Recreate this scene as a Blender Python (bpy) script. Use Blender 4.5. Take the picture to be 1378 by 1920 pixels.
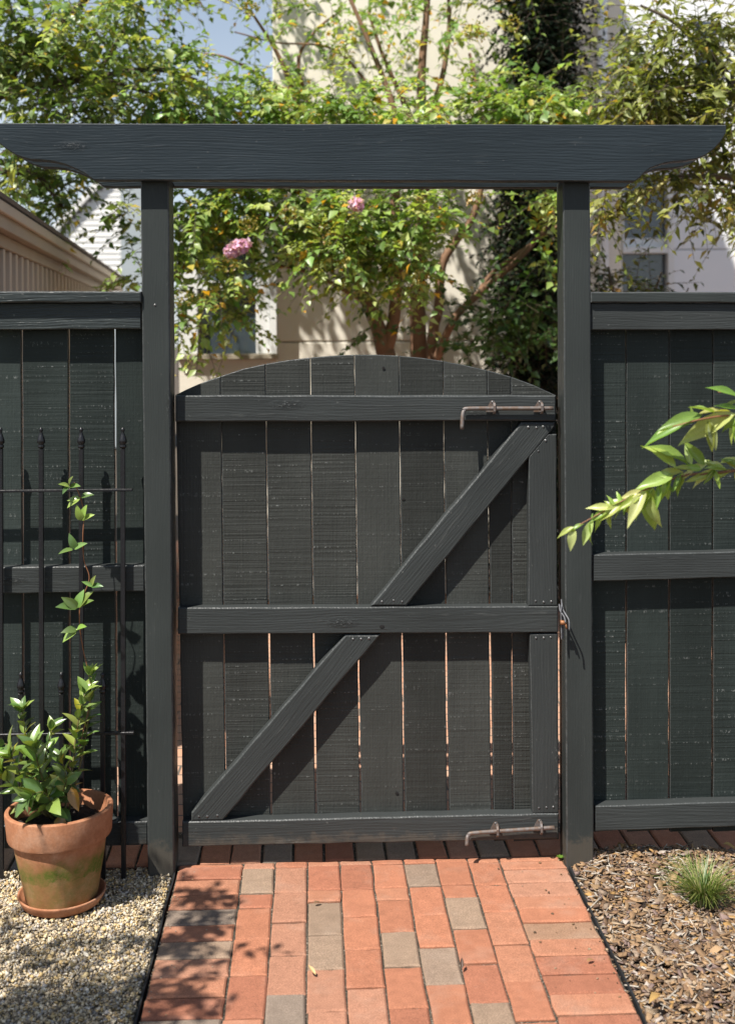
import bpy, bmesh, math, random
import numpy as np
from mathutils import Vector, Matrix, Euler

random.seed(7)
rng = np.random.default_rng(11)
scene = bpy.context.scene
for o in list(bpy.data.objects):
    bpy.data.objects.remove(o)
COL = scene.collection
R = math.radians

# ------------------------------------------------------------------ camera
FPX, HOR, PCX = 2300.0, 640.0, 689.0           # focal length, horizon row, principal column, in photo pixels (1378 x 1920)
YAW = math.atan((689 - 625) / FPX)
ROLL = R(0.38)
CAM = Vector((-0.103, -3.85, 1.62))
_F = Vector((math.sin(YAW), math.cos(YAW), 0))
_R0 = Vector((math.cos(YAW), -math.sin(YAW), 0))
_U0 = Vector((0, 0, 1))
_U = _U0 * math.cos(ROLL) + _R0 * math.sin(ROLL)
_R = _R0 * math.cos(ROLL) - _U0 * math.sin(ROLL)
cam_data = bpy.data.cameras.new('camera')
cam = bpy.data.objects.new('camera', cam_data)
COL.objects.link(cam)
cam.matrix_world = Matrix(((_R.x, _U.x, -_F.x, CAM.x), (_R.y, _U.y, -_F.y, CAM.y), (_R.z, _U.z, -_F.z, CAM.z), (0, 0, 0, 1)))
cam_data.sensor_fit = 'VERTICAL'
cam_data.sensor_height = 36
cam_data.sensor_width = 36
cam_data.lens = 36 * FPX / 1920
cam_data.shift_y = -(960 - HOR) / 1920
cam_data.clip_start = 0.05
cam_data.clip_end = 2000
cam_data.dof.use_dof = True
cam_data.dof.focus_distance = 3.8
cam_data.dof.aperture_fstop = 2.8
scene.camera = cam
scene.cycles.max_bounces = 6
scene.cycles.diffuse_bounces = 3
scene.cycles.glossy_bounces = 2
scene.cycles.transmission_bounces = 3
scene.cycles.caustics_reflective = False
scene.cycles.caustics_refractive = False

# ------------------------------------------------------------------ sky, sun, exposure
LIGHT = Vector((0.93, 1.0, -2.17)).normalized()     # direction the sunlight travels
SUN_EL = math.asin(-LIGHT.z)
SUN_AZ = math.atan2(-LIGHT.x, -LIGHT.y)             # clockwise from +Y
world = bpy.data.worlds.new('World')
scene.world = world
world.use_nodes = True
wn = world.node_tree.nodes
sky = wn.new('ShaderNodeTexSky')
sky.sky_type = 'NISHITA'
sky.sun_disc = False
sky.sun_elevation = SUN_EL
sky.sun_rotation = SUN_AZ
sky.air_density = 1.0
sky.dust_density = 0.5
sky.ozone_density = 1.0
wl = world.node_tree.links
wtc = wn.new('ShaderNodeTexCoord'); wsep = wn.new('ShaderNodeSeparateXYZ'); wl.new(wtc.outputs['Generated'], wsep.inputs[0])
wr = wn.new('ShaderNodeMapRange'); wl.new(wsep.outputs[2], wr.inputs[0])       # thin haze, stronger towards the horizon all round
for k_, v_ in zip((1, 2, 3, 4), (0.0, 0.95, 0.62, 0.0)): wr.inputs[k_].default_value = v_
wno = wn.new('ShaderNodeTexNoise'); wno.inputs['Scale'].default_value = 3.2; wno.inputs['Detail'].default_value = 6; wl.new(wtc.outputs['Generated'], wno.inputs['Vector'])
wmu = wn.new('ShaderNodeMath'); wmu.operation = 'MULTIPLY_ADD'; wl.new(wno.outputs[0], wmu.inputs[0]); wmu.inputs[1].default_value = 0.7; wmu.inputs[2].default_value = -0.35
wad = wn.new('ShaderNodeMath'); wad.operation = 'ADD'; wad.use_clamp = True; wl.new(wr.outputs[0], wad.inputs[0]); wl.new(wmu.outputs[0], wad.inputs[1])
wmx = wn.new('ShaderNodeMix'); wmx.data_type = 'RGBA'
wl.new(wad.outputs[0], wmx.inputs[0]); wl.new(sky.outputs[0], wmx.inputs[6]); wmx.inputs[7].default_value = (7.4, 8.1, 9.0, 1)
wl.new(wmx.outputs[2], wn['Background'].inputs[0])
wn['Background'].inputs['Strength'].default_value = 0.07
sun_data = bpy.data.lights.new('sun', 'SUN')
sun_data.energy = 5.0
sun_data.angle = R(0.65)
sun_data.color = (1.0, 0.95, 0.87)
sun = bpy.data.objects.new('sun', sun_data)
COL.objects.link(sun)
sun.rotation_euler = LIGHT.to_track_quat('-Z', 'Y').to_euler()
scene.view_settings.view_transform = 'Standard'
scene.view_settings.look = 'None'
scene.view_settings.gamma = 1
scene.view_settings.exposure = 0.68
scene.view_settings.use_curve_mapping = False

# ------------------------------------------------------------------ photo pixel -> place
def ray(px, py):
    return _F + _R * ((px - PCX) / FPX) + _U * ((HOR - py) / FPX)
def at_y(px, py, Y):
    r = ray(px, py); return CAM + r * ((Y - CAM.y) / r.y)
def at_z(px, py, z=0.0):
    r = ray(px, py); return CAM + r * ((z - CAM.z) / r.z)
def at_d(px, py, d):
    return CAM + ray(px, py) * d

# ------------------------------------------------------------------ object helpers
def empty(name, loc, label=None, cat=None, group=None):
    o = bpy.data.objects.new(name, None)
    o.empty_display_size = 0.1
    COL.objects.link(o)
    o.location = loc
    tag(o, label, cat, group)
    return o
def tag(o, label=None, cat=None, group=None, kind=None):
    if label: o['label'] = label
    if cat: o['category'] = cat
    if group: o['group'] = group
    if kind: o['kind'] = kind
    return o
def world_mat(o):
    m = o.matrix_basis.copy()
    while o.parent:
        o = o.parent; m = o.matrix_basis @ m
    return m
def link(name, mesh, parent=None, loc=(0, 0, 0), rot=None, scale=None):
    """loc and rot are given in the world; parents are never scaled"""
    o = bpy.data.objects.new(name, mesh)
    COL.objects.link(o)
    rm = Matrix.Identity(3) if rot is None else (rot if isinstance(rot, Matrix) else Euler(rot).to_matrix())
    wm = Matrix.Translation(Vector(loc)) @ rm.to_4x4()
    if parent is not None:
        o.parent = parent
        wm = world_mat(parent).inverted() @ wm
    o.matrix_basis = wm
    if scale is not None: o.scale = scale
    return o
def mesh_from(name, verts, faces, mat=None, smooth=False):
    me = bpy.data.meshes.new(name)
    me.from_pydata([tuple(v) for v in verts], [], faces)
    if mat: me.materials.append(mat)
    if smooth: me.polygons.foreach_set('use_smooth', [True] * len(me.polygons))
    me.update()
    return me
def box_mesh(name, sx, sy, sz, mat, ch=0.0):
    """box centred on the origin with chamfered edges"""
    bm = bmesh.new()
    bmesh.ops.create_cube(bm, size=1.0)
    bmesh.ops.scale(bm, vec=(sx, sy, sz), verts=bm.verts)
    if ch > 0:
        bmesh.ops.bevel(bm, geom=bm.edges[:], offset=ch, segments=1, affect='EDGES')
    me = bpy.data.meshes.new(name)
    bm.to_mesh(me); bm.free()
    me.materials.append(mat)
    return me
def box(name, lo, hi, mat, parent=None, ch=0.0):
    lo, hi = Vector(lo), Vector(hi)
    s = hi - lo
    return link(name, box_mesh(name, s.x, s.y, s.z, mat, ch), parent, (lo + hi) / 2)
def tube_geo(pts, radii, n=7, V=None, Fc=None):
    V = [] if V is None else V; Fc = [] if Fc is None else Fc
    pts = [Vector(p) for p in pts]
    base = len(V)
    prev = None
    for i, p in enumerate(pts):
        t = (pts[min(i + 1, len(pts) - 1)] - pts[max(i - 1, 0)]).normalized()
        a = prev if prev is not None else (Vector((1, 0, 0)) if abs(t.x) < 0.8 else Vector((0, 1, 0)))
        a = (a - t * a.dot(t)).normalized(); b = t.cross(a); prev = a
        r = radii[i] if hasattr(radii, '__len__') else radii
        for k in range(n):
            th = 2 * math.pi * k / n
            V.append(p + (a * math.cos(th) + b * math.sin(th)) * r)
    for i in range(len(pts) - 1):
        for k in range(n):
            q = base + i * n + k; q2 = base + i * n + (k + 1) % n
            Fc.append((q, q2, q2 + n, q + n))
    Fc.append(tuple(base + k for k in reversed(range(n))))
    Fc.append(tuple(base + (len(pts) - 1) * n + k for k in range(n)))
    return V, Fc
def tube(name, pts, radii, mat, parent=None, n=8, smooth=True):
    pts = [Vector(p) for p in pts]
    o = pts[0]
    V, Fc = tube_geo([p - o for p in pts], radii, n)
    return link(name, mesh_from(name, V, Fc, mat, smooth), parent, o)
def bez(pts, n=6):
    """Catmull-Rom through the points"""
    pts = [Vector(p) for p in pts]
    P = [pts[0] * 2 - pts[1]] + pts + [pts[-1] * 2 - pts[-2]]
    out = []
    for i in range(1, len(P) - 2):
        for k in range(n):
            t = k / n
            out.append(0.5 * ((2 * P[i]) + (P[i + 1] - P[i - 1]) * t + (2 * P[i - 1] - 5 * P[i] + 4 * P[i + 1] - P[i + 2]) * t * t + (3 * P[i] - P[i - 1] - 3 * P[i + 1] + P[i + 2]) * t ** 3))
    out.append(pts[-1])
    return out
def lathe_geo(profile, n=40, wob=0.0):
    V, Fc = [], []
    for (r, z) in profile:
        for k in range(n):
            th = 2 * math.pi * k / n
            rr = r * (1 + wob * math.sin(3 * th + z * 20))
            V.append((rr * math.cos(th), rr * math.sin(th), z))
    for i in range(len(profile) - 1):
        for k in range(n):
            a, b = i * n + k, i * n + (k + 1) % n
            Fc.append((a, b, b + n, a + n))
    return V, Fc

# ------------------------------------------------------------------ materials
def new_mat(name):
    m = bpy.data.materials.new(name)
    m.use_nodes = True
    nt = m.node_tree
    return m, nt, nt.nodes['Principled BSDF']
def nd(nt, typ, **kw):
    n = nt.nodes.new(typ)
    for k, v in kw.items():
        if k in n.inputs: n.inputs[k].default_value = v
        else: setattr(n, k, v)
    return n
def setin(n, **kw):
    for k, v in kw.items(): n.inputs[k.replace('_', ' ')].default_value = v
def ramp(nt, fac, stops):
    r = nt.nodes.new('ShaderNodeValToRGB')
    els = r.color_ramp.elements
    while len(els) < len(stops): els.new(0.5)
    for e, (p, c) in zip(els, stops):
        e.position = p; e.color = c if len(c) == 4 else (*c, 1)
    nt.links.new(fac, r.inputs[0])
    return r
def g(v): return (v, v, v)
def mixc(nt, fac, a, b, mode='MIX'):
    m = nt.nodes.new('ShaderNodeMix'); m.data_type = 'RGBA'; m.blend_type = mode
    for sock, val in ((m.inputs[0], fac), (m.inputs[6], a), (m.inputs[7], b)):
        if isinstance(val, (int, float)): sock.default_value = val
        elif isinstance(val, tuple): sock.default_value = (*val, 1) if len(val) == 3 else val
        else: nt.links.new(val, sock)
    return m.outputs[2]
def math_n(nt, op, a, b=None):
    m = nt.nodes.new('ShaderNodeMath'); m.operation = op
    for sock, val in ((m.inputs[0], a), (m.inputs[1], b)):
        if val is None: continue
        if isinstance(val, (int, float)): sock.default_value = val
        else: nt.links.new(val, sock)
    return m.outputs[0]
def obj_coords(nt, scale=(1, 1, 1), jitter=True):
    tc = nt.nodes.new('ShaderNodeTexCoord')
    out = tc.outputs['Object']
    if jitter:
        oi = nt.nodes.new('ShaderNodeObjectInfo')
        s = math_n(nt, 'MULTIPLY', oi.outputs['Random'], 37.0)
        a = nt.nodes.new('ShaderNodeVectorMath'); a.operation = 'ADD'
        nt.links.new(out, a.inputs[0]); nt.links.new(s, a.inputs[1])
        out = a.outputs[0]
    mp = nt.nodes.new('ShaderNodeMapping')
    mp.inputs['Scale'].default_value = scale
    nt.links.new(out, mp.inputs[0])
    return mp.outputs[0]
def noise(nt, vec, scale, detail=3, rough=0.5, dist=0.0):
    n = nt.nodes.new('ShaderNodeTexNoise')
    n.inputs['Scale'].default_value = scale; n.inputs['Detail'].default_value = detail
    n.inputs['Roughness'].default_value = rough; n.inputs['Distortion'].default_value = dist
    nt.links.new(vec, n.inputs['Vector'])
    return n.outputs[0]
def bump(nt, height, strength, dist=0.01, normal=None):
    b = nt.nodes.new('ShaderNodeBump')
    b.inputs['Strength'].default_value = strength; b.inputs['Distance'].default_value = dist
    nt.links.new(height, b.inputs['Height'])
    if normal is not None: nt.links.new(normal, b.inputs['Normal'])
    return b.outputs[0]

PAINT = (0.039, 0.043, 0.043)
def painted_rail(name, base, bstr=0.5, rough=0.42, grain=70, glint_amt=0.26):
    """brushed paint over coarse grain that runs along local X"""
    m, nt, p = new_mat(name)
    v1 = obj_coords(nt, (1.6, grain, grain))
    warp = noise(nt, obj_coords(nt, (2.2, 9, 9)), 1.0, 2)
    add = nt.nodes.new('ShaderNodeVectorMath'); add.operation = 'MULTIPLY_ADD'
    nt.links.new(warp, add.inputs[0]); add.inputs[1].default_value = (0, 5, 5); nt.links.new(v1, add.inputs[2])
    gr = noise(nt, add.outputs[0], 1.0, 4, 0.65)
    fine = noise(nt, obj_coords(nt, (25, 240, 240)), 1.0, 2, 0.6)
    mott = noise(nt, obj_coords(nt, (3, 6, 6)), 1.0, 3)
    speck = noise(nt, obj_coords(nt, (70, 90, 90)), 1.0, 1)
    c = mixc(nt, mott, tuple(x * 0.7 for x in base), tuple(x * 1.32 for x in base))
    glint = ramp(nt, speck, [(0.74, g(0)), (0.80, g(1))])
    crest = ramp(nt, gr, [(0.60, g(0)), (0.72, g(1))])
    glintf = math_n(nt, 'MAXIMUM', math_n(nt, 'MULTIPLY', glint.outputs[0], glint_amt), math_n(nt, 'MULTIPLY', math_n(nt, 'MULTIPLY', crest.outputs[0], ramp(nt, noise(nt, obj_coords(nt, (14, 60, 60)), 1.0, 2, 0.6), [(0.5, g(0)), (0.62, g(1))]).outputs[0]), glint_amt * 0.8))
    c = mixc(nt, glintf, c, (0.20, 0.20, 0.19))  # pale specks and grain crests: gloss glints painted into the colour
    nt.links.new(c, p.inputs['Base Color'])
    rr = ramp(nt, fine, [(0.3, g(rough - 0.1)), (0.75, g(rough + 0.16))])
    nt.links.new(rr.outputs[0], p.inputs['Roughness'])
    # growth rings running out along the board, and a few rough knots
    wv = nt.nodes.new('ShaderNodeTexWave'); wv.wave_type = 'BANDS'; wv.bands_direction = 'Z'; wv.wave_profile = 'SIN'
    setin(wv, Scale=34.0, Distortion=26.0, Detail=3.0, Detail_Scale=0.22, Detail_Roughness=0.55)
    nt.links.new(obj_coords(nt, (0.16, 1, 1)), wv.inputs['Vector'])
    vo = nt.nodes.new('ShaderNodeTexVoronoi'); setin(vo, Scale=2.6); vo.voronoi_dimensions = '2D'
    ks = nt.nodes.new('ShaderNodeSeparateXYZ'); nt.links.new(obj_coords(nt, (0.55, 1.7, 1.7)), ks.inputs[0])
    kc = nt.nodes.new('ShaderNodeCombineXYZ'); nt.links.new(ks.outputs[0], kc.inputs[0]); nt.links.new(ks.outputs[2], kc.inputs[1])
    nt.links.new(kc.outputs[0], vo.inputs['Vector'])
    kn = ramp(nt, vo.outputs[0], [(0.02, g(1)), (0.085, g(0))])
    kgr = noise(nt, obj_coords(nt, (90, 210, 210)), 1.0, 3, 0.65)
    kspk = math_n(nt, 'MULTIPLY', kn.outputs[0], ramp(nt, kgr, [(0.56, g(0)), (0.64, g(1))]).outputs[0])
    c = mixc(nt, math_n(nt, 'MULTIPLY', kn.outputs[0], 0.45), c, tuple(x * 0.45 for x in base))
    c = mixc(nt, math_n(nt, 'MULTIPLY', kspk, 0.24), c, (0.34, 0.35, 0.35))  # pale flecks in the knots, painted in place of sun glints
    # soil splashed up on the lowest few centimetres
    geo = nt.nodes.new('ShaderNodeNewGeometry'); sxyz = nt.nodes.new('ShaderNodeSeparateXYZ'); nt.links.new(geo.outputs['Position'], sxyz.inputs[0])
    spl = noise(nt, geo.outputs['Position'], 26, 4, 0.7)
    zz = math_n(nt, 'ADD', sxyz.outputs[2], math_n(nt, 'MULTIPLY', spl, -0.14))
    mud = ramp(nt, zz, [(0.0, g(0.26)), (0.03, g(0))])
    c = mixc(nt, mud.outputs[0], c, (0.16, 0.125, 0.09))
    nt.links.new(c, p.inputs['Base Color'])
    h = math_n(nt, 'ADD', math_n(nt, 'MULTIPLY', gr, 0.9), math_n(nt, 'MULTIPLY', fine, 0.3))
    h = math_n(nt, 'ADD', h, math_n(nt, 'MULTIPLY', math_n(nt, 'MULTIPLY', wv.outputs['Fac'], mott), 0.22))
    h = math_n(nt, 'ADD', h, math_n(nt, 'MULTIPLY', math_n(nt, 'MULTIPLY', kgr, kn.outputs[0]), 1.5))
    nt.links.new(bump(nt, h, bstr, 0.004), p.inputs['Normal'])
    p.inputs['Specular IOR Level'].default_value = 0.13
    return m
def painted_plank(name, base, bstr=0.6):
    """paint over rough-sawn boards: saw marks run across local X"""
    m, nt, p = new_mat(name)
    saw = noise(nt, obj_coords(nt, (125, 2.2, 2.2)), 1.0, 3, 0.6, 0.15)
    saw2 = noise(nt, obj_coords(nt, (38, 1.0, 1.0)), 1.0, 2, 0.5, 0.1)
    brk = noise(nt, obj_coords(nt, (60, 150, 150)), 1.0, 2, 0.7)
    grain = noise(nt, obj_coords(nt, (3, 160, 160)), 1.0, 2, 0.6)
    mott = noise(nt, obj_coords(nt, (4, 9, 9)), 1.0, 3)
    c = mixc(nt, mott, tuple(x * 0.68 for x in base), tuple(x * 1.38 for x in base))
    ridge = math_n(nt, 'MULTIPLY', ramp(nt, saw, [(0.57, g(0)), (0.66, g(1))]).outputs[0], ramp(nt, brk, [(0.56, g(0)), (0.64, g(1))]).outputs[0])
    oi = nt.nodes.new('ShaderNodeObjectInfo')
    c = mixc(nt, math_n(nt, 'MULTIPLY', ridge, ramp(nt, math_n(nt, 'FRACT', math_n(nt, 'MULTIPLY', oi.outputs['Random'], 7.31)), [(0, g(0.2)), (1, g(0.75))]).outputs[0]), c, (0.26, 0.27, 0.26))  # broken pale flecks on the saw ridges are painted-in gloss highlights
    vr = ramp(nt, oi.outputs['Random'], [(0, g(0.75)), (1, g(1.25))])
    c = mixc(nt, 1.0, c, vr.outputs[0], 'MULTIPLY')
    nt.links.new(c, p.inputs['Base Color'])
    rr = ramp(nt, brk, [(0.3, g(0.34)), (0.75, g(0.6))])
    nt.links.new(rr.outputs[0], p.inputs['Roughness'])
    p.inputs['Specular IOR Level'].default_value = 0.11
    amp = ramp(nt, math_n(nt, 'FRACT', math_n(nt, 'MULTIPLY', oi.outputs['Random'], 7.31)), [(0, g(0.25)), (1, g(1.25))]).outputs[0]
    h = math_n(nt, 'ADD', math_n(nt, 'MULTIPLY', saw, amp), math_n(nt, 'ADD', math_n(nt, 'MULTIPLY', saw2, math_n(nt, 'MULTIPLY', amp, 0.8)), math_n(nt, 'ADD', math_n(nt, 'MULTIPLY', brk, 0.35), math_n(nt, 'MULTIPLY', grain, 0.45))))
    nt.links.new(bump(nt, h, bstr, 0.0035), p.inputs['Normal'])
    return m
M = {}
M['rail'] = painted_rail('painted_rail', PAINT, 0.55, 0.40)
M['post'] = painted_rail('painted_post', (0.036, 0.041, 0.040), 0.3, 0.42, 40, 0.12)
M['beam'] = painted_rail('painted_beam', (0.024, 0.032, 0.038), 0.55, 0.40, 60, 0.16)
M['plank'] = painted_plank('painted_plank', (0.038, 0.040, 0.037), 0.9)
M['fence_plank'] = painted_plank('painted_fence_plank', (0.026, 0.033, 0.031), 0.75)
M['cap'] = painted_rail('weathered_cap', (0.038, 0.045, 0.046), 1.0, 0.3, 75, 0.5)

def simple(name, col, rough=0.6, spec=0.5, nscale=None, var=0.2, bstr=0.0, bscale=60, metal=0.0):
    m, nt, p = new_mat(name)
    p.inputs['Roughness'].default_value = rough
    p.inputs['Specular IOR Level'].default_value = spec
    p.inputs['Metallic'].default_value = metal
    if nscale:
        n = noise(nt, obj_coords(nt), nscale, 4, 0.6)
        nt.links.new(mixc(nt, n, tuple(x * (1 - var) for x in col), tuple(min(1, x * (1 + var)) for x in col)), p.inputs['Base Color'])
    else:
        p.inputs['Base Color'].default_value = (*col, 1)
    if bstr:
        nt.links.new(bump(nt, noise(nt, obj_coords(nt), bscale, 3), bstr, 0.004), p.inputs['Normal'])
    return m
M['edge'] = simple('edge_wear_highlight', (0.052, 0.056, 0.056), 0.4, 0.3, 45, 0.75, 0.5, 140)  # paler chamfers: edge wear plus edge highlights put into the colour
M['iron'] = simple('black_iron', (0.008, 0.008, 0.010), 0.38, 0.5, 40, 0.4, 0.15, 120)
M['screw'] = simple('screw_head', (0.13, 0.13, 0.13), 0.36, 0.5, metal=0.5)
M['knot'] = simple('knot_hole', (0.006, 0.005, 0.005), 0.9)

def rust_mat(name, a, b):
    m, nt, p = new_mat(name)
    n = noise(nt, obj_coords(nt), 55, 5, 0.7)
    r = ramp(nt, n, [(0.38, a), (0.62, b)])
    nt.links.new(r.outputs[0], p.inputs['Base Color'])
    p.inputs['Roughness'].default_value = 0.55
    p.inputs['Metallic'].default_value = 0.25
    nt.links.new(bump(nt, n, 0.3, 0.002), p.inputs['Normal'])
    return m
M['rust'] = rust_mat('rusted_steel', (0.15, 0.135, 0.13), (0.13, 0.085, 0.06))
M['latch'] = rust_mat('galvanised_steel', (0.17, 0.175, 0.19), (0.08, 0.08, 0.085))
M['latch_rust'] = rust_mat('rusty_bolt', (0.34, 0.15, 0.06), (0.22, 0.09, 0.04))

def brick_mat():
    m, nt, p = new_mat('paver_brick')
    oi = nt.nodes.new('ShaderNodeObjectInfo')
    n1 = noise(nt, obj_coords(nt), 28, 5, 0.7)
    n2 = noise(nt, obj_coords(nt), 420, 2, 0.6)
    n3 = noise(nt, obj_coords(nt), 9, 3, 0.6)
    k = ramp(nt, n1, [(0.25, g(0.82)), (0.75, g(1.15))])
    c = mixc(nt, 1.0, oi.outputs['Color'], k.outputs[0], 'MULTIPLY')
    sp = ramp(nt, n2, [(0.28, g(0.62)), (0.5, g(1.0)), (0.72, g(1.45))])
    c = mixc(nt, 1.0, c, sp.outputs[0], 'MULTIPLY')
    dust = ramp(nt, n3, [(0.52, g(0)), (0.8, g(0.22))])
    c = mixc(nt, dust.outputs[0], c, (0.42, 0.34, 0.27))
    nt.links.new(c, p.inputs['Base Color'])
    p.inputs['Roughness'].default_value = 0.88
    p.inputs['Specular IOR Level'].default_value = 0.25
    h = math_n(nt, 'ADD', n2, math_n(nt, 'MULTIPLY', n1, 1.2))
    nt.links.new(bump(nt, h, 0.45, 0.0025), p.inputs['Normal'])
    return m
M['brick'] = brick_mat()
def joint_mat():
    m, nt, p = new_mat('joint_sand')
    n = noise(nt, obj_coords(nt, jitter=False), 160, 3, 0.7)
    n2 = noise(nt, obj_coords(nt, jitter=False), 7, 3, 0.6)
    r = ramp(nt, n, [(0.38, (0.025, 0.02, 0.015)), (0.58, (0.09, 0.07, 0.05)), (0.70, (0.5, 0.44, 0.36))])
    mo = ramp(nt, n2, [(0.5, g(0)), (0.7, g(0.7))])
    nt.links.new(mixc(nt, mo.outputs[0], r.outputs[0], (0.03, 0.028, 0.018)), p.inputs['Base Color'])
    p.inputs['Roughness'].default_value = 1
    nt.links.new(bump(nt, n, 0.8, 0.004), p.inputs['Normal'])
    return m
M['joint'] = joint_mat()
def patio_mat():
    m, nt, p = new_mat('patio_brick')
    v = obj_coords(nt, jitter=False)
    b = nt.nodes.new('ShaderNodeTexBrick')
    b.inputs['Scale'].default_value = 1; b.inputs['Brick Width'].default_value = 0.2; b.inputs['Row Height'].default_value = 0.1
    b.inputs['Mortar Size'].default_value = 0.005
    b.inputs['Color1'].default_value = (0.52, 0.26, 0.16, 1); b.inputs['Color2'].default_value = (0.42, 0.27, 0.19, 1); b.inputs['Mortar'].default_value = (0.12, 0.1, 0.08, 1)
    nt.links.new(v, b.inputs['Vector'])
    nt.links.new(b.outputs[0], p.inputs['Base Color'])
    p.inputs['Roughness'].default_value = 0.9
    nt.links.new(bump(nt, b.outputs[1], -0.4, 0.005), p.inputs['Normal'])
    return m
M['patio'] = patio_mat()
def ground_mat(name, a, b, sc=30):
    m, nt, p = new_mat(name)
    n = noise(nt, obj_coords(nt, jitter=False), sc, 6, 0.7)
    r = ramp(nt, n, [(0.35, a), (0.65, b)])
    nt.links.new(r.outputs[0], p.inputs['Base Color'])
    p.inputs['Roughness'].default_value = 1
    nt.links.new(bump(nt, n, 0.8, 0.01), p.inputs['Normal'])
    return m
M['soil'] = ground_mat('garden_soil', (0.035, 0.026, 0.018), (0.10, 0.075, 0.05))
M['gravel_base'] = ground_mat('gravel_sand', (0.10, 0.085, 0.06), (0.26, 0.22, 0.16), 120)
M['pot_soil'] = ground_mat('potting_soil', (0.008, 0.006, 0.005), (0.035, 0.026, 0.02), 90)

def attr_mat(name, rough=0.8, spec=0.3, bstr=0.0, bscale=200):
    m, nt, p = new_mat(name)
    a = nt.nodes.new('ShaderNodeAttribute'); a.attribute_name = 'Col'
    n = noise(nt, obj_coords(nt, jitter=False), bscale, 3, 0.6)
    k = ramp(nt, n, [(0.3, g(0.8)), (0.7, g(1.15))])
    nt.links.new(mixc(nt, 1.0, a.outputs[0], k.outputs[0], 'MULTIPLY'), p.inputs['Base Color'])
    p.inputs['Roughness'].default_value = rough
    p.inputs['Specular IOR Level'].default_value = spec
    if bstr: nt.links.new(bump(nt, n, bstr, 0.002), p.inputs['Normal'])
    return m
M['pebble'] = attr_mat('gravel_stone', 0.75, 0.3)
M['chip'] = attr_mat('bark_chip', 0.85, 0.25, 0.5, 300)

def leaf_mat(name, use_attr=True, col=(0.06, 0.11, 0.02), trans=0.28, rough=0.38, spec=0.75):
    m, nt, p = new_mat(name)
    out = nt.nodes['Material Output']
    if use_attr:
        a = nt.nodes.new('ShaderNodeAttribute'); a.attribute_name = 'Col'; c = a.outputs[0]
    else:
        oi = nt.nodes.new('ShaderNodeObjectInfo'); c = oi.outputs['Color']
        n = noise(nt, obj_coords(nt), 60, 3, 0.6)
        k = ramp(nt, n, [(0.3, g(0.82)), (0.7, g(1.2))])
        c = mixc(nt, 1.0, c, k.outputs[0], 'MULTIPLY')
    nt.links.new(c, p.inputs['Base Color'])
    p.inputs['Roughness'].default_value = rough
    p.inputs['Specular IOR Level'].default_value = spec
    tr = nt.nodes.new('ShaderNodeBsdfTranslucent')
    tc = mixc(nt, 1.0, c, (1.5, 1.45, 0.6), 'MULTIPLY')
    nt.links.new(tc, tr.inputs[0])
    mx = nt.nodes.new('ShaderNodeMixShader'); mx.inputs[0].default_value = trans
    nt.links.new(p.outputs[0], mx.inputs[1]); nt.links.new(tr.outputs[0], mx.inputs[2])
    nt.links.new(mx.outputs[0], out.inputs[0])
    return m
M['leaf'] = leaf_mat('tree_leaf', trans=0.40)
M['leaf_dark'] = leaf_mat('conifer_leaf', trans=0.1, rough=0.7, spec=0.2)
M['pot_leaf'] = leaf_mat('pot_plant_leaf', use_attr=False, trans=0.2, rough=0.3)
M['young_leaf'] = leaf_mat('young_leaf', use_attr=False, trans=0.35, rough=0.35)
M['dry_leaf'] = leaf_mat('dry_leaf', use_attr=False, trans=0.1, rough=0.6)
M['petal'] = leaf_mat('pink_petal', trans=0.3, rough=0.6)
M['grass'] = leaf_mat('grass_blade', trans=0.25, rough=0.45)
M['bark'] = simple('smooth_bark', (0.22, 0.125, 0.075), 0.75, 0.3, 14, 0.35, 0.4, 40)
M['bark_dark'] = simple('grey_bark', (0.10, 0.075, 0.055), 0.8, 0.3, 14, 0.35, 0.4, 40)
M['stem'] = simple('green_stem', (0.12, 0.10, 0.03), 0.6)
M['stem_red'] = simple('reddish_stem', (0.22, 0.09, 0.04), 0.55)

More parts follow.
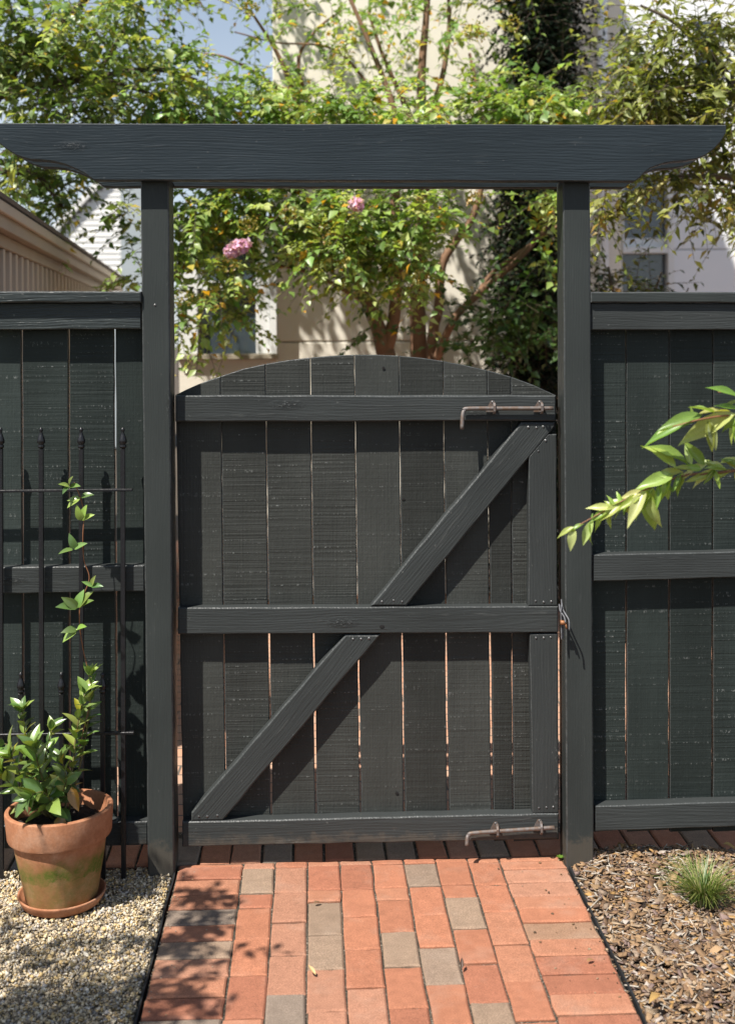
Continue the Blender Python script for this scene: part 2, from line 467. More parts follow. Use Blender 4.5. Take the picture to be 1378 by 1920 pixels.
def terracotta(name, moss):
    m, nt, p = new_mat(name)
    v = obj_coords(nt, jitter=False)
    n = noise(nt, v, 9, 5, 0.65); n2 = noise(nt, v, 130, 3, 0.6); n3 = noise(nt, v, 4, 3, 0.6)
    c = ramp(nt, n, [(0.3, (0.30, 0.115, 0.055)), (0.52, (0.40, 0.18, 0.095)), (0.75, (0.50, 0.29, 0.19))]).outputs[0]
    c = mixc(nt, 1.0, c, ramp(nt, n2, [(0.3, g(0.85)), (0.7, g(1.1))]).outputs[0], 'MULTIPLY')
    if moss:
        sx = nt.nodes.new('ShaderNodeSeparateXYZ'); nt.links.new(v, sx.inputs[0])
        z = math_n(nt, 'ADD', sx.outputs[2], math_n(nt, 'ADD', math_n(nt, 'MULTIPLY', n3, -0.11), math_n(nt, 'MULTIPLY', noise(nt, v, 32, 4, 0.7), -0.05)))
        band = ramp(nt, z, [(0.0, g(0.6)), (0.004, g(1)), (0.035, g(1)), (0.085, g(0))])
        patch = ramp(nt, noise(nt, v, 14, 4, 0.6), [(0.30, g(0.15)), (0.54, g(1))])
        pfine = ramp(nt, noise(nt, v, 70, 5, 0.75), [(0.30, g(0.5)), (0.62, g(1))])
        patch = nt.nodes.new('ShaderNodeMix'); patch.data_type = 'RGBA'; patch.blend_type = 'MULTIPLY'; patch.inputs[0].default_value = 1
        nt.links.new(ramp(nt, noise(nt, v, 8, 5, 0.65), [(0.30, g(0.45)), (0.55, g(1))]).outputs[0], patch.inputs[6]); nt.links.new(pfine.outputs[0], patch.inputs[7])
        c = mixc(nt, math_n(nt, 'MULTIPLY', math_n(nt, 'MULTIPLY', band.outputs[0], patch.outputs[2]), 1.0), c, (0.070, 0.115, 0.010))
    nt.links.new(c, p.inputs['Base Color'])
    p.inputs['Roughness'].default_value = 0.85; p.inputs['Specular IOR Level'].default_value = 0.25
    nt.links.new(bump(nt, n2, 0.2, 0.002), p.inputs['Normal'])
    return m
M['terracotta'] = terracotta('terracotta_pot', True)
M['terracotta2'] = terracotta('terracotta_saucer', False)
M['stucco'] = simple('beige_stucco', (0.78, 0.73, 0.63), 0.9, 0.2, 3, 0.10, 0.25, 90)
M['ledge'] = simple('concrete_ledge', (0.33, 0.29, 0.22), 0.9, 0.2, 5, 0.2, 0.3, 50)
M['white'] = simple('white_paint', (0.74, 0.75, 0.74), 0.5, 0.4, 4, 0.06)
M['siding'] = simple('white_siding', (0.76, 0.75, 0.72), 0.6, 0.3, 3, 0.05)
M['panel'] = simple('pale_render', (0.80, 0.82, 0.84), 0.8, 0.2, 2, 0.06, 0.1, 60)
M['greywall'] = simple('grey_wall_and_shade', (0.36, 0.40, 0.42), 0.7, 0.3, 3, 0.08)
M['glass'] = simple('window_glass', (0.05, 0.065, 0.08), 0.05, 0.9)
M['tan'] = simple('tan_siding', (0.54, 0.47, 0.39), 0.75, 0.3, 5, 0.12)
M['tan_trim'] = simple('tan_trim', (0.40, 0.335, 0.27), 0.7, 0.3, 5, 0.15)
M['shingle'] = simple('roof_shingle', (0.16, 0.13, 0.11), 0.9, 0.2, 20, 0.3, 0.3, 60)
M['edging'] = simple('edging_strip', (0.02, 0.022, 0.024), 0.6, 0.3, 20, 0.4)

# ------------------------------------------------------------------ painted timber members
def poly_offset(P, d):
    """inset a counter-clockwise 2D polygon by d"""
    out = []
    n = len(P)
    for i in range(n):
        p0, p1, p2 = P[i - 1], P[i], P[(i + 1) % n]
        e1 = (p1 - p0).normalized(); e2 = (p2 - p1).normalized()
        n1 = Vector((-e1.y, e1.x)); n2 = Vector((-e2.y, e2.x))
        b = n1 + n2
        if b.length < 1e-6: out.append(p1 + n1 * d); continue
        b = b.normalized()
        out.append(p1 + b * (d / max(0.35, b.dot(n1))))
    return out
def member(name, poly_px, Yf, Yb, mat, parent, grain=None, ch=0.0025, jit=0.0007, step=0.07, label=None):
    """a board whose front outline is given on the plane Y = Yf, as a solid piece reaching back to Yb; local X runs along the grain"""
    W = [at_y(x, y, Yf) for x, y in poly_px]
    P = [Vector((w.x, w.z)) for w in W]
    area = sum(P[i - 1].x * P[i].y - P[i].x * P[i - 1].y for i in range(len(P)))
    if area < 0: P.reverse()
    c = sum(P, Vector((0, 0))) / len(P)
    if grain is None:
        i = max(range(len(P)), key=lambda i: (P[i] - P[i - 1]).length)
        gdir = (P[i] - P[i - 1]).normalized()
    else: gdir = Vector(grain).normalized()
    if gdir.x < 0 or (abs(gdir.x) < 1e-6 and gdir.y < 0): gdir = -gdir
    Q = []
    n = len(P)
    for i in range(n):
        a, b = P[i], P[(i + 1) % n]
        L = (b - a).length
        k = max(1, int(L / step))
        nn = Vector((-(b - a).y, (b - a).x)).normalized()
        Q.append(a)
        for j in range(1, k):
            Q.append(a + (b - a) * (j / k) + nn * random.uniform(-jit, jit))
    I = poly_offset(Q, ch)
    # local frame: x = grain, z = perpendicular in the XZ plane
    ang = math.atan2(gdir.y, gdir.x)
    ca, sa = math.cos(-ang), math.sin(-ang)
    def loc(p, y):
        d = p - c
        return (d.x * ca - d.y * sa, y - Yf, d.x * sa + d.y * ca)
    m = len(Q)
    V = [loc(p, Yf) for p in I] + [loc(p, Yf + ch) for p in Q] + [loc(p, Yb) for p in Q]
    Fc = [tuple(range(m))]
    for i in range(m):
        j = (i + 1) % m
        Fc.append((i, m + i, m + j, j))
        Fc.append((m + i, 2 * m + i, 2 * m + j, m + j))
    Fc.append(tuple(2 * m + i for i in reversed(range(m))))
    me = mesh_from(name, V, Fc, mat)
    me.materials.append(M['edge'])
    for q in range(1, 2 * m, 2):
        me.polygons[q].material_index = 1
    o = link(name, me, parent, (c.x, Yf, c.y), (0, -ang, 0))
    if label: o['label'] = label
    return o

Y_POST_F, Y_POST_B = -0.094, 0.011
Y_RAIL = -0.048
Y_FB, Y_FR = -0.034, -0.082      # fence boards and fence rails
VERT = (0, 1)

# ================================================================== SETTING: ground, path
ground = link('ground', mesh_from('ground', [(-300, -60, -0.05), (300, -60, -0.05), (300, 500, -0.05), (-300, 500, -0.05)], [(0, 1, 2, 3)], M['soil']))
tag(ground, 'dark garden soil around the paths', 'ground', kind='structure')

# path frame from its two edges in the photo
eL0, eL1 = at_z(338, 1612), at_z(262, 1915)
eR0, eR1 = at_z(1057, 1612), at_z(1203, 1915)
pdir = ((eL0 - eL1).normalized() + (eR0 - eR1).normalized()).normalized()     # away from the camera
pdir.z = 0; pdir.normalize()
pacr = Vector((pdir.y, -pdir.x, 0))
def vac(P): return (P - eL0).dot(pacr)
def ual(P): return (P - eL0).dot(pdir)
v0 = (vac(eL0) + vac(eL1)) / 2; v1 = (vac(eR0) + vac(eR1)) / 2
UNIT = (v1 - v0) / 12
prot = math.atan2(pacr.y, pacr.x)

path = empty('brick_path', eL0, 'red and grey brick path leading up to the gate', 'path')
tag(path, kind='structure')
def pw(v, u, z=0.0):
    q = eL0 + pacr * v + pdir * u; q.z = z; return q
bed = link('sand_bed', mesh_from('sand_bed', [pw(v0, -2.6, -0.007), pw(v1, -2.6, -0.007), pw(v1, 0.02, -0.007), pw(v0, 0.02, -0.007)], [(0, 1, 2, 3)], M['joint']), path)

def brick_mesh(name, sx, sy, sz=0.05, ch=0.0048):
    """a paver: top edge rounded by wear, slightly uneven outline, top at z = 0"""
    V, Fc = [], []
    outl = [(-1, -1), (-0.33, -1), (0.33, -1), (1, -1), (1, 0), (1, 1), (0.33, 1), (-0.33, 1), (-1, 1), (-1, 0)]
    jit = [(random.uniform(-1, 1) * 0.0022, random.uniform(-1, 1) * 0.0022) for _ in outl]
    m = len(outl)
    def ring(ins, z):
        for (a, b), (ja, jb) in zip(outl, jit):
            V.append((a * (sx / 2 - ins) + ja, b * (sy / 2 - ins) + jb, z))
    ring(ch, 0); ring(0, -ch * 0.8); ring(0, -sz)
    Fc.append(tuple(range(m)))
    for i in range(m):
        j = (i + 1) % m
        Fc.append((i, m + i, m + j, j)); Fc.append((m + i, 2 * m + i, 2 * m + j, m + j))
    return mesh_from(name, V, Fc, M['brick'])
brick_meshes = [brick_mesh('brick', 1, 1) for _ in range(1)]
bm_cache = {}
def get_brick(w, l):
    key = (round(w * 100), round(l * 100), random.randint(0, 5))
    if key not in bm_cache: bm_cache[key] = (brick_mesh('brick', w, l), w, l)
    return bm_cache[key]
def brick_color(kind, k=None):
    if kind == 'r':
        base = random.choice([(0.35, 0.145, 0.084), (0.37, 0.165, 0.098), (0.31, 0.124, 0.074), (0.355, 0.175, 0.112), (0.36, 0.150, 0.086)])
    elif kind == 'g': base = random.choice([(0.245, 0.175, 0.128), (0.26, 0.182, 0.128), (0.215, 0.166, 0.13)])
    elif kind == 'b': base = (0.28, 0.165, 0.105)
    elif kind == 'd': base = (0.16, 0.165, 0.17)
    s = random.uniform(0.92, 1.06)
    return (base[0] * s, base[1] * s, base[2] * s, 1)
def lay_brick(va, vb, ua, ub, kind, parent=path, gap=0.0045):
    w, l = vb - va - gap, ub - ua - gap * 1.5
    if l < 0.015: return
    me, mw, ml = get_brick(w, l)
    c = pw((va + vb) / 2, (ua + ub) / 2, random.uniform(-0.0022, 0.0018))
    o = link('brick', me, parent, c, (random.uniform(-0.004, 0.004), random.uniform(-0.004, 0.004), prot + random.uniform(-0.006, 0.006)), (w / mw, l / ml, 1))
    o.color = brick_color(kind)
    return o
# joints read off the photo: rows of each column (photo y at the column's middle), colour of each brick
cols = [
 (0, 2, [1612, 1625, 1648, 1676, 1703, 1732, 1763, 1796, 1831, 1870, 1910, 1955, 2003], 'rrrrgrgrrrgr'),
 (2, 3, [1612, 1628, 1674, 1700, 1758.5, 1828, 1909, 2003], 'rgrrrrr'),
 (3, 4, [1612, 1626, 1673, 1728, 1789, 1863, 1950, 2040], 'rrrrrgr'),
 (4, 5, [1611, 1623, 1668, 1690, 1751, 1816, 1895, 1985], 'rrrggrr'),
 (5, 6, [1610, 1620, 1667, 1718, 1780, 1851, 1930, 2020], 'rrrrrrr'),
 (6, 7, [1609, 1619, 1663, 1686, 1745.5, 1811, 1888, 1975], 'rrrrgrr'),
 (7, 8, [1608, 1618, 1660, 1713.5, 1774.5, 1844, 1924, 2015], 'rgrrgrr'),
 (8, 9, [1607, 1615, 1658, 1682, 1741, 1805, 1877.5, 1965], 'rrrgrrg'),
 (9, 10, [1606, 1615, 1657, 1708, 1769, 1838, 1912, 2005], 'rrrrrrr'),
 (10, 12, [1604, 1613, 1628, 1652.5, 1678, 1702, 1728, 1758.5, 1790.5, 1825, 1861, 1901, 1945, 1992], 'rrrrrrbrrrrrr'),
]
SEAM = -0.034          # the threshold course starts here (path u)
for c0, c1, ys, ks in cols:
    us = []
    for y in ys:
        fr = (c0 + c1) / 24
        xl = 338 + (262 - 338) * (y - 1612) / 303; xr = 1057 + (1203 - 1057) * (y - 1612) / 303
        us.append(ual(at_z(xl + (xr - xl) * fr, y)))
    us[0] = SEAM
    us = [u for u in us if u <= SEAM + 1e-6]
    ks = ks[len(ys) - len(us):] if len(us) < len(ys) else ks
    for i in range(len(us) - 1):
        if us[i] - us[i + 1] < 0.02: continue
        lay_brick(v0 + UNIT * c0, v0 + UNIT * c1, us[i + 1], us[i], ks[min(i, len(ks) - 1)])
# threshold course under gate and fences
thr = empty('brick_threshold', pw(0, 0.05), 'course of bricks on edge running under the gate and fences', 'paving')
tag(thr, kind='structure')
tb = link('mortar_bed', mesh_from('mortar_bed', [pw(-1.6, SEAM, -0.009), pw(v1 + 1.7, SEAM, -0.009), pw(v1 + 1.7, 0.24, -0.009), pw(-1.6, 0.24, -0.009)], [(0, 1, 2, 3)], M['joint']), thr)

kinds = 'rgrdrrdrggdrgrrgrrgrrggrrgrrgrrrgrr'
tv = -1.5; i = 0
while tv < v1 + 1.6:
    lay_brick(tv, tv + 0.096, SEAM + 0.002, SEAM + 0.205, kinds[i % len(kinds)], thr, 0.006)
    tv += 0.0975; i += 1
# patio behind the gate (seen only through the slits)
patio = link('brick_patio', mesh_from('brick_patio', [(-4, 0.16, -0.012), (4.2, 0.16, -0.012), (4.2, 6.3, -0.012), (-4, 6.3, -0.012)], [(0, 1, 2, 3)], M['patio']))
tag(patio, 'sunlit brick patio behind the gate, seen through the slits', 'patio', kind='structure')

# ================================================================== ARBOR: posts and beams
arbor = empty('gate_arbor', (0, -0.04, 0), 'dark painted arbor of two square posts under a long beam with curved ends', 'arbor')
postL = member('post', [(264, 335), (317, 335), (327, 1652), (278, 1652)], Y_POST_F, Y_POST_B, M['post'], arbor, VERT, 0.004)
postR = member('post', [(1055, 337), (1106, 337), (1113, 1640), (1062, 1640)], Y_POST_F, Y_POST_B, M['post'], arbor, VERT, 0.004)
beam_px = [(-12, 231), (1361, 234), (1360, 250), (1352, 264), (1339, 278.5), (1323, 291), (1307, 297.5), (1286, 301.5), (1263, 303), (1245, 306), (1231, 311), (1218, 316),
           (1209, 323), (1198, 334), (1190, 340), (178, 338), (174, 336), (160, 326), (145, 318), (123, 308.5), (101, 302.7), (80, 300.5), (58, 299.5), (43, 295.5), (29, 290), (11, 278), (0, 269), (-8, 254)]
beamF = member('beam', beam_px, -0.134, -0.0945, M['beam'], arbor, (1, 0), 0.003)
# the rear beam is the same board on the other side of the posts
beamB = bpy.data.objects.new('beam', beamF.data); COL.objects.link(beamB)
beamB.parent = arbor; beamB.rotation_euler = beamF.rotation_euler
beamB.location = beamF.location + Vector((0.002, 0.0115 + 0.134, -0.002))
# screws on the posts
def screw_mesh(r):
    V, Fc = [], []
    for k in range(8):
        V.append((r * math.cos(k * math.pi / 4), 0.0, r * math.sin(k * math.pi / 4)))
    for k in range(8):
        V.append((r * 0.6 * math.cos(k * math.pi / 4), -0.0016, r * 0.6 * math.sin(k * math.pi / 4)))
    V.append((0, -0.0019, 0))
    for k in range(8):
        j = (k + 1) % 8
        Fc.append((k, j, 8 + j, 8 + k)); Fc.append((8 + k, 8 + j, 16))
    return mesh_from('screw', V, Fc, M['screw'], True)
SCREW = screw_mesh(0.0042)
def screw(px, py, Y, parent):
    p = at_y(px, py, Y)
    o = link('screw', SCREW, parent, (p.x, Y - 0.0003, p.z), (random.uniform(-.25, .25), 0, random.uniform(-.25, .25)))
    s = random.uniform(0.8, 1.15); o.scale = (s, s, s)
screw(291, 572, Y_POST_F, postL)

# latch on the right post
def slab(name, pts2d, th, mat, parent, origin, ax, ay, an):
    """flat plate: 2D outline along axes ax, ay from origin, thickness th along an"""
    n = len(pts2d)
    V = [ax * a + ay * b for a, b in pts2d] + [ax * a + ay * b + an * th for a, b in pts2d]
    Fc = [tuple(reversed(range(n))), tuple(range(n, 2 * n))] + [(i, (i + 1) % n, n + (i + 1) % n, n + i) for i in range(n)]
    me = mesh_from(name, V, Fc, mat)
    bm = bmesh.new(); bm.from_mesh(me); bmesh.ops.recalc_face_normals(bm, faces=bm.faces); bm.to_mesh(me); bm.free()
    return link(name, me, parent, origin)
X_, Y_, Z_ = Vector((1, 0, 0)), Vector((0, 1, 0)), Vector((0, 0, 1))
lp = at_y(1056, 1160, -0.06)
latch = slab('latch', [(-0.0, -0.055), (0.012, -0.055), (0.012, 0.03), (0.0, 0.05), (-0.004, 0.03)], 0.0035, M['latch'], postR, at_y(1051, 1165, Y_POST_F - 0.03), Y_ * 1.0 + X_ * 0.6, Z_, (X_ * 1.0 - Y_ * 0.6).normalized())
def tr(px_pts, r, name, mat, parent, n=7):
    tube(name, bez([at_y(x, y, Y) for x, y, Y in px_pts], 5), r, mat, parent, n)
tr([(1052, 1124, -0.10), (1054, 1140, -0.115), (1060, 1152, -0.135), (1066, 1163, -0.15), (1067, 1182, -0.155)], 0.0026, 'latch_arm', M['latch'], latch)
tr([(1048, 1133, -0.10), (1050, 1146, -0.12), (1057, 1156, -0.14), (1060, 1168, -0.15)], 0.0024, 'latch_arm', M['latch'], latch)
bp = at_y(1055, 1167, -0.13)
tube('latch_bolt', [bp + Vector((-0.008, 0, 0)), bp + Vector((0.010, 0.0, -0.002))], [0.0075, 0.0065], M['latch_rust'], latch, 8)
tube('latch_pin', [bp + Vector((0.009, -0.002, -0.004)), bp + Vector((0.010, -0.004, -0.018))], [0.0035, 0.003], M['latch_rust'], latch, 6)

# ================================================================== GATE
gate = empty('garden_gate', at_y(687, 1590, 0), 'dark painted plank gate with arched top and diagonal brace', 'gate')
jt_top = [331, 415, 499, 583, 666, 749, 832, 914, 958, 1042]     # board edges at photo y 800
jt_bot = [343, 424, 509, 592.5, 676, 758, 840, 923, 961.5, 1047]   # and at y 1500
arc = [(325, 744), (333, 738), (380, 717), (413, 706), (455, 692), (498.6, 682.5), (540, 675.5), (582, 670.5), (623, 667), (664, 665.2), (706, 665.2), (747, 667), (790, 671), (830.6, 677), (872, 685), (914, 694.5), (957.5, 706.5), (1000, 722), (1039, 740), (1050, 745)]
def arc_y(x):
    for (x0, y0), (x1, y1) in zip(arc, arc[1:]):
        if x0 <= x <= x1: return y0 + (y1 - y0) * (x - x0) / (x1 - x0)
    return 745
def lerp_x(t, b, y): return t + (b - t) * (y - 800) / 700
gaps = [0, 1.1, 2.0, 1.9, 1.6, 1.6, 2.1, 2.4, 1.2, 0]      # half gap in px at the bottom
for i in range(9):
    def ed(j, y, s):
        gp = gaps[j] * (0.25 + 0.85 * (y - 700) / 850)
        return lerp_x(jt_top[j], jt_bot[j], y) + s * gp
    xa, xb = ed(i, 720, 1), ed(i + 1, 720, -1)
    top = [(xa + (xb - xa) * k / 4, arc_y(xa + (xb - xa) * k / 4)) for k in range(5)]
    poly = top + [(ed(i + 1, y, -1), y) for y in (1000, 1300)] + [(ed(i + 1, 1574, -1), 1574 - 0.0), (ed(i, 1574, 1), 1578)] + [(ed(i, y, 1), y) for y in (1300, 1000)]
    member('board', poly, 0.0 + random.uniform(-0.001, 0.0025), 0.021, M['plank'], gate, VERT, 0.0025, 0.0008, 0.05)
member('rail', [(329, 741.5), (1042, 741.5), (1042, 789.5), (329, 790.5)], Y_RAIL, -0.0035, M['rail'], gate, None, 0.004, 0.0012)
midr = member('rail', [(334, 1140), (690, 1138.5), (1046, 1137), (1046, 1186), (334, 1189)], Y_RAIL, -0.0035, M['rail'], gate, (1, 0.004), 0.003, 0.0009)
member('rail', [(342, 1541), (1047, 1525.5), (1047, 1573), (342, 1588)], Y_RAIL, -0.0035, M['rail'], gate, None, 0.0035, 0.0014)
br1 = member('brace', [(695, 1136), (977.5, 792), (1040, 792), (1040, 800), (762, 1136)], Y_RAIL + 0.003, -0.0035, M['rail'], gate, (283, 343), 0.0045, 0.0014)
br2 = member('brace', [(648, 1190.5), (713, 1190.5), (418, 1538.5), (359, 1539.5), (359, 1524)], Y_RAIL + 0.003, -0.0035, M['rail'], gate, (290, 345), 0.0045, 0.0014)
st1 = member('stile', [(991.5, 856), (1026.5, 814), (1043, 814), (1045, 1135.5), (990, 1136)], Y_RAIL + 0.004, -0.0035, M['rail'], gate, VERT, 0.003, 0.0009)
st2 = member('stile', [(993, 1189), (1046, 1188), (1047, 1524), (998, 1525.5)], Y_RAIL + 0.004, -0.0035, M['rail'], gate, VERT, 0.003, 0.0009)
YF = Y_RAIL + 0.003
for x, y in [(990, 801), (1005, 802), (1018, 800), (716, 1128), (738, 1126), (754, 1128)]: screw(x, y, YF, br1)
for x, y in [(662, 1198), (677, 1198), (692, 1197), (373, 1531), (389, 1531), (408, 1529)]: screw(x, y, YF, br2)
for x, y in [(1023, 826), (1009, 846), (1004, 1127), (1019, 1129), (1033, 1128)]: screw(x, y, YF + 0.001, st1)
for x, y in [(1005, 1196), (1019, 1196), (1032, 1195), (1010, 1515), (1024, 1514), (1037, 1513)]: screw(x, y, YF + 0.001, st2)
# dark knot in the middle rail and in boards
def knot(px, py, Y, r, parent, sx=1.3):
    p = at_y(px, py, Y)
    n = 9
    V = [(r * sx * math.cos(2 * math.pi * k / n) * random.uniform(.8, 1.15), 0, r * math.sin(2 * math.pi * k / n) * random.uniform(.8, 1.15)) for k in range(n)] + [(0, -0.0006, 0)]
    Fc = [(k, (k + 1) % n, n) for k in range(n)]
    link('knot', mesh_from('knot', V, Fc, M['knot']), parent, (p.x, Y - 0.0008, p.z))
knot(716, 1175, Y_RAIL, 0.006, midr)
boards = [o for o in gate.children if o.name.startswith('board')]
knot(719, 690, -0.002, 0.006, boards[4], 0.8)
knot(756, 936, -0.002, 0.0045, boards[5])
knot(744, 1487, -0.002, 0.006, boards[4], 0.9)

# slide bolts on the gate
def slide_bolt(x0, x1, yl, yr, drop, brx):
    Yc = Y_RAIL - 0.016
    def yy(x): return yl + (yr - yl) * (x - x0) / (x1 - x0)
    a = at_y(x0, yl + drop, Yc - 0.012)
    pts = [a, at_y(x0 + 1, yl + drop * 0.35, Yc - 0.005), at_y(x0 + 4, yl + 4, Yc), at_y(x0 + 12, yl, Yc), at_y((x0 + x1) / 2, yy((x0 + x1) / 2), Yc), at_y(x1 - 6, yr, Yc), at_y(x1, yr, Yc)]
    sb = empty('slide_bolt', at_y((x0 + x1) / 2, (yl + yr) / 2, Y_RAIL))
    wl = sb.location.copy()
    sb.parent = gate; sb.location = wl - gate.location
    tube('rod', bez(pts, 4), 0.0062, M['rust'], sb, 10)
    for bx in brx:
        by = yy(bx)
        p = at_y(bx, by, Yc)
        # hoop round the rod and a screwed-down back plate
        hoop = [p + Vector((0, 0.0135, -0.017)), p + Vector((0, -0.004, -0.016)), p + Vector((0, -0.0115, -0.008)), p + Vector((0, -0.0115, 0.008)), p + Vector((0, -0.004, 0.016)), p + Vector((0, 0.0135, 0.018))]
        V, Fc = [], []
        n = len(hoop)
        for q in hoop:
            V += [q + Vector((-0.0035, 0, 0)) - p, q + Vector((0.0035, 0, 0)) - p]
        for k in range(n - 1): Fc.append((2 * k, 2 * k + 1, 2 * k + 3, 2 * k + 2))
        me = mesh_from('bracket', V, Fc, M['rust'])
        o = link('bracket', me, sb, p)
        md = o.modifiers.new('thick', 'SOLIDIFY'); md.thickness = 0.0022; md.offset = 0
        slab('bracket_plate', [(-0.024, -0.012), (0.006, -0.013), (0.008, 0.012), (0.001, 0.024), (-0.008, 0.024), (-0.018, 0.006)], 0.0018, M['rust'], sb, p + Vector((0, 0.0141, 0)), X_, Z_, -Y_)
        q = p + Vector((-0.003, 0.0118, 0.019))
        link('screw', SCREW, sb, q)
    return sb
slide_bolt(866, 1035, 766, 765.5, 39, (926, 1015))
slide_bolt(875, 1038, 1562, 1552, 24, (932, 1014))

# ================================================================== FENCES
fl = empty('fence_panel', at_y(130, 1600, Y_FB), 'dark board fence panel behind the potted plant and iron trellis', 'fence', 'dark fence panels beside the gate')
xs = [(-132, -132), (-46, -45), (41, 46), (129, 132), (215, 221), (272, 282)]
for i in range(5):
    (a, a2), (b, b2) = xs[i], xs[i + 1]
    gpt = 1.9
    member('board', [(a + gpt, 571), (b - gpt, 571), (b2 - gpt, 1570), (a2 + gpt, 1573)], Y_FB + random.uniform(-.001, .002), Y_FB + 0.021, M['fence_plank'], fl, VERT, 0.0015, 0.0008, 0.06)
member('cap', [(-140, 546), (265, 546.5), (265, 567), (-140, 567.5)], Y_FR - 0.024, Y_FB + 0.06, M['cap'], fl, (1, 0), 0.004, 0.0012)
member('rail', [(-140, 568), (265, 568), (265, 617), (-140, 619)], Y_FR, Y_FB - 0.0035, M['cap'], fl, (1, 0), 0.003, 0.0012)
member('rail', [(-140, 1066), (271, 1060), (271, 1109), (-140, 1115)], Y_FR, Y_FB - 0.0035, M['rail'], fl, (1, 0), 0.003, 0.0012)
member('rail', [(-140, 1553), (277, 1540), (277, 1584), (-140, 1596)], Y_FR, Y_FB - 0.0035, M['rail'], fl, (1, 0), 0.003, 0.0012)
fr = empty('fence_panel', at_y(1250, 1590, Y_FB), 'dark board fence panel above the bark mulch and grass tuft', 'fence', 'dark fence panels beside the gate')
xs = [(1100, 1108), (1173, 1174), (1254, 1254), (1336, 1335), (1418, 1416), (1500, 1497)]
for i in range(5):
    (a, a2), (b, b2) = xs[i], xs[i + 1]
    gpt = 1.9
    member('board', [(a + gpt * .5, 571), (b - gpt * .5, 571), (b2 - gpt, 1556), (a2 + gpt, 1560)], Y_FB + random.uniform(-.001, .002), Y_FB + 0.021, M['fence_plank'], fr, VERT, 0.0015, 0.0008, 0.06)
member('cap', [(1107, 547), (1510, 548), (1510, 568), (1107, 567.5)], Y_FR - 0.014, Y_FB + 0.06, M['post'], fr, (1, 0), 0.004, 0.0008)
member('rail', [(1107, 568.5), (1510, 569), (1510, 618), (1107, 619)], Y_FR, Y_FB - 0.0035, M['rail'], fr, (1, 0), 0.003, 0.0008)
member('rail', [(1111, 1040.5), (1510, 1031), (1510, 1079), (1111, 1090)], Y_FR, Y_FB - 0.0035, M['rail'], fr, (1, 0), 0.003, 0.0008)
member('rail', [(1115, 1511.5), (1510, 1499), (1510, 1545), (1115, 1559)], Y_FR, Y_FB - 0.0035, M['rail'], fr, (1, 0), 0.003, 0.0008)

# ================================================================== IRON TRELLIS
YT = -0.1
trel = empty('iron_trellis', at_z(117, 1650), 'black iron trellis of spear-topped bars standing behind the potted plant', 'trellis')
def picket(px, ytop, ybot=1652):
    a, b = at_y(px, ytop + 38, YT), at_y(px + 1.5, ybot, YT)
    b.z = -0.02
    s = 0.0135
    o = link('picket', box_mesh('picket', s, s, (a.z - b.z), M['iron'], 0.001), trel, ((a.x + b.x) / 2, YT, (a.z + b.z) / 2), (0, math.atan2(a.x - b.x, a.z - b.z), 0))
    prof = [(0.0065, 0.0), (0.0105, 0.004), (0.011, 0.008), (0.0075, 0.013), (0.0125, 0.018), (0.012, 0.026), (0.0075, 0.040), (0.004, 0.050), (0.0062, 0.055), (0.0062, 0.059), (0.0015, 0.064)]
    V, Fc = lathe_geo(prof, 8)
    link('finial', mesh_from('finial', V, Fc, M['iron'], True), o, (0, 0, 0))
    f = o.children[0]; f.location = (0, 0, (a.z - b.z) / 2)
    return o
for px in (-74, 2, 78, 153, 231): picket(px, 803)
for px in (-36, 40, 116, 193): picket(px, 1262)
for yb, xa, xb in ((920, -80, 249), (1376, -80, 252)):
    a, b = at_y(xa, yb, YT - 0.0), at_y(xb, yb, YT - 0.0)
    link('crossbar', box_mesh('crossbar', b.x - a.x, 0.016, 0.0075, M['iron'], 0.001), trel, (a + b) / 2)

# ================================================================== leaf builders
def leaf_arrays(pos, dirn, nrm, length, width, fold=0.18, droop=0.15):
    """folded leaves of 5 vertices / 4 triangles"""
    n = len(pos)
    d = dirn / np.linalg.norm(dirn, axis=1, keepdims=True)
    nn = nrm - d * np.sum(nrm * d, axis=1, keepdims=True)
    nn /= np.linalg.norm(nn, axis=1, keepdims=True) + 1e-9
    s = np.cross(d, nn)
    L = length[:, None]; W = width[:, None]
    base = pos
    mid = pos + d * L * 0.48
    lf = pos + d * L * 0.42 + s * W * 0.5 + nn * W * fold
    rt = pos + d * L * 0.42 - s * W * 0.5 + nn * W * fold
    tip = pos + d * L - nn * L * droop
    V = np.stack([base, lf, mid, rt, tip], axis=1).reshape(-1, 3)
    idx = (np.arange(n) * 5)[:, None, None]
    Fc = (np.array([[0, 2, 1], [0, 3, 2], [1, 2, 4], [2, 3, 4]])[None] + idx).reshape(-1, 3)
    return V, Fc
def tri_mesh(name, V, Fc, mat, colors=None, per=5, smooth=False):
    me = bpy.data.meshes.new(name)
    me.vertices.add(len(V)); me.vertices.foreach_set('co', np.asarray(V, dtype=np.float32).ravel())
    nf = len(Fc); k = Fc.shape[1]
    me.loops.add(nf * k); me.loops.foreach_set('vertex_index', Fc.astype(np.int32).ravel())
    me.polygons.add(nf); me.polygons.foreach_set('loop_start', np.arange(nf, dtype=np.int32) * k)
    me.polygons.foreach_set('loop_total', np.full(nf, k, dtype=np.int32))
    if smooth: me.polygons.foreach_set('use_smooth', np.ones(nf, dtype=bool))
    me.update(calc_edges=True)
    if colors is not None:
        at = me.attributes.new('Col', 'FLOAT_COLOR', 'POINT')
        c = np.ones((len(V), 4), dtype=np.float32); c[:, :3] = np.repeat(colors, per, axis=0)
        at.data.foreach_set('color', c.ravel())
    me.materials.append(mat)
    return me
def rnd_dir(n):
    v = rng.normal(size=(n, 3)); return v / np.linalg.norm(v, axis=1, keepdims=True)
SUNV = np.array([-LIGHT.x, -LIGHT.y, -LIGHT.z])
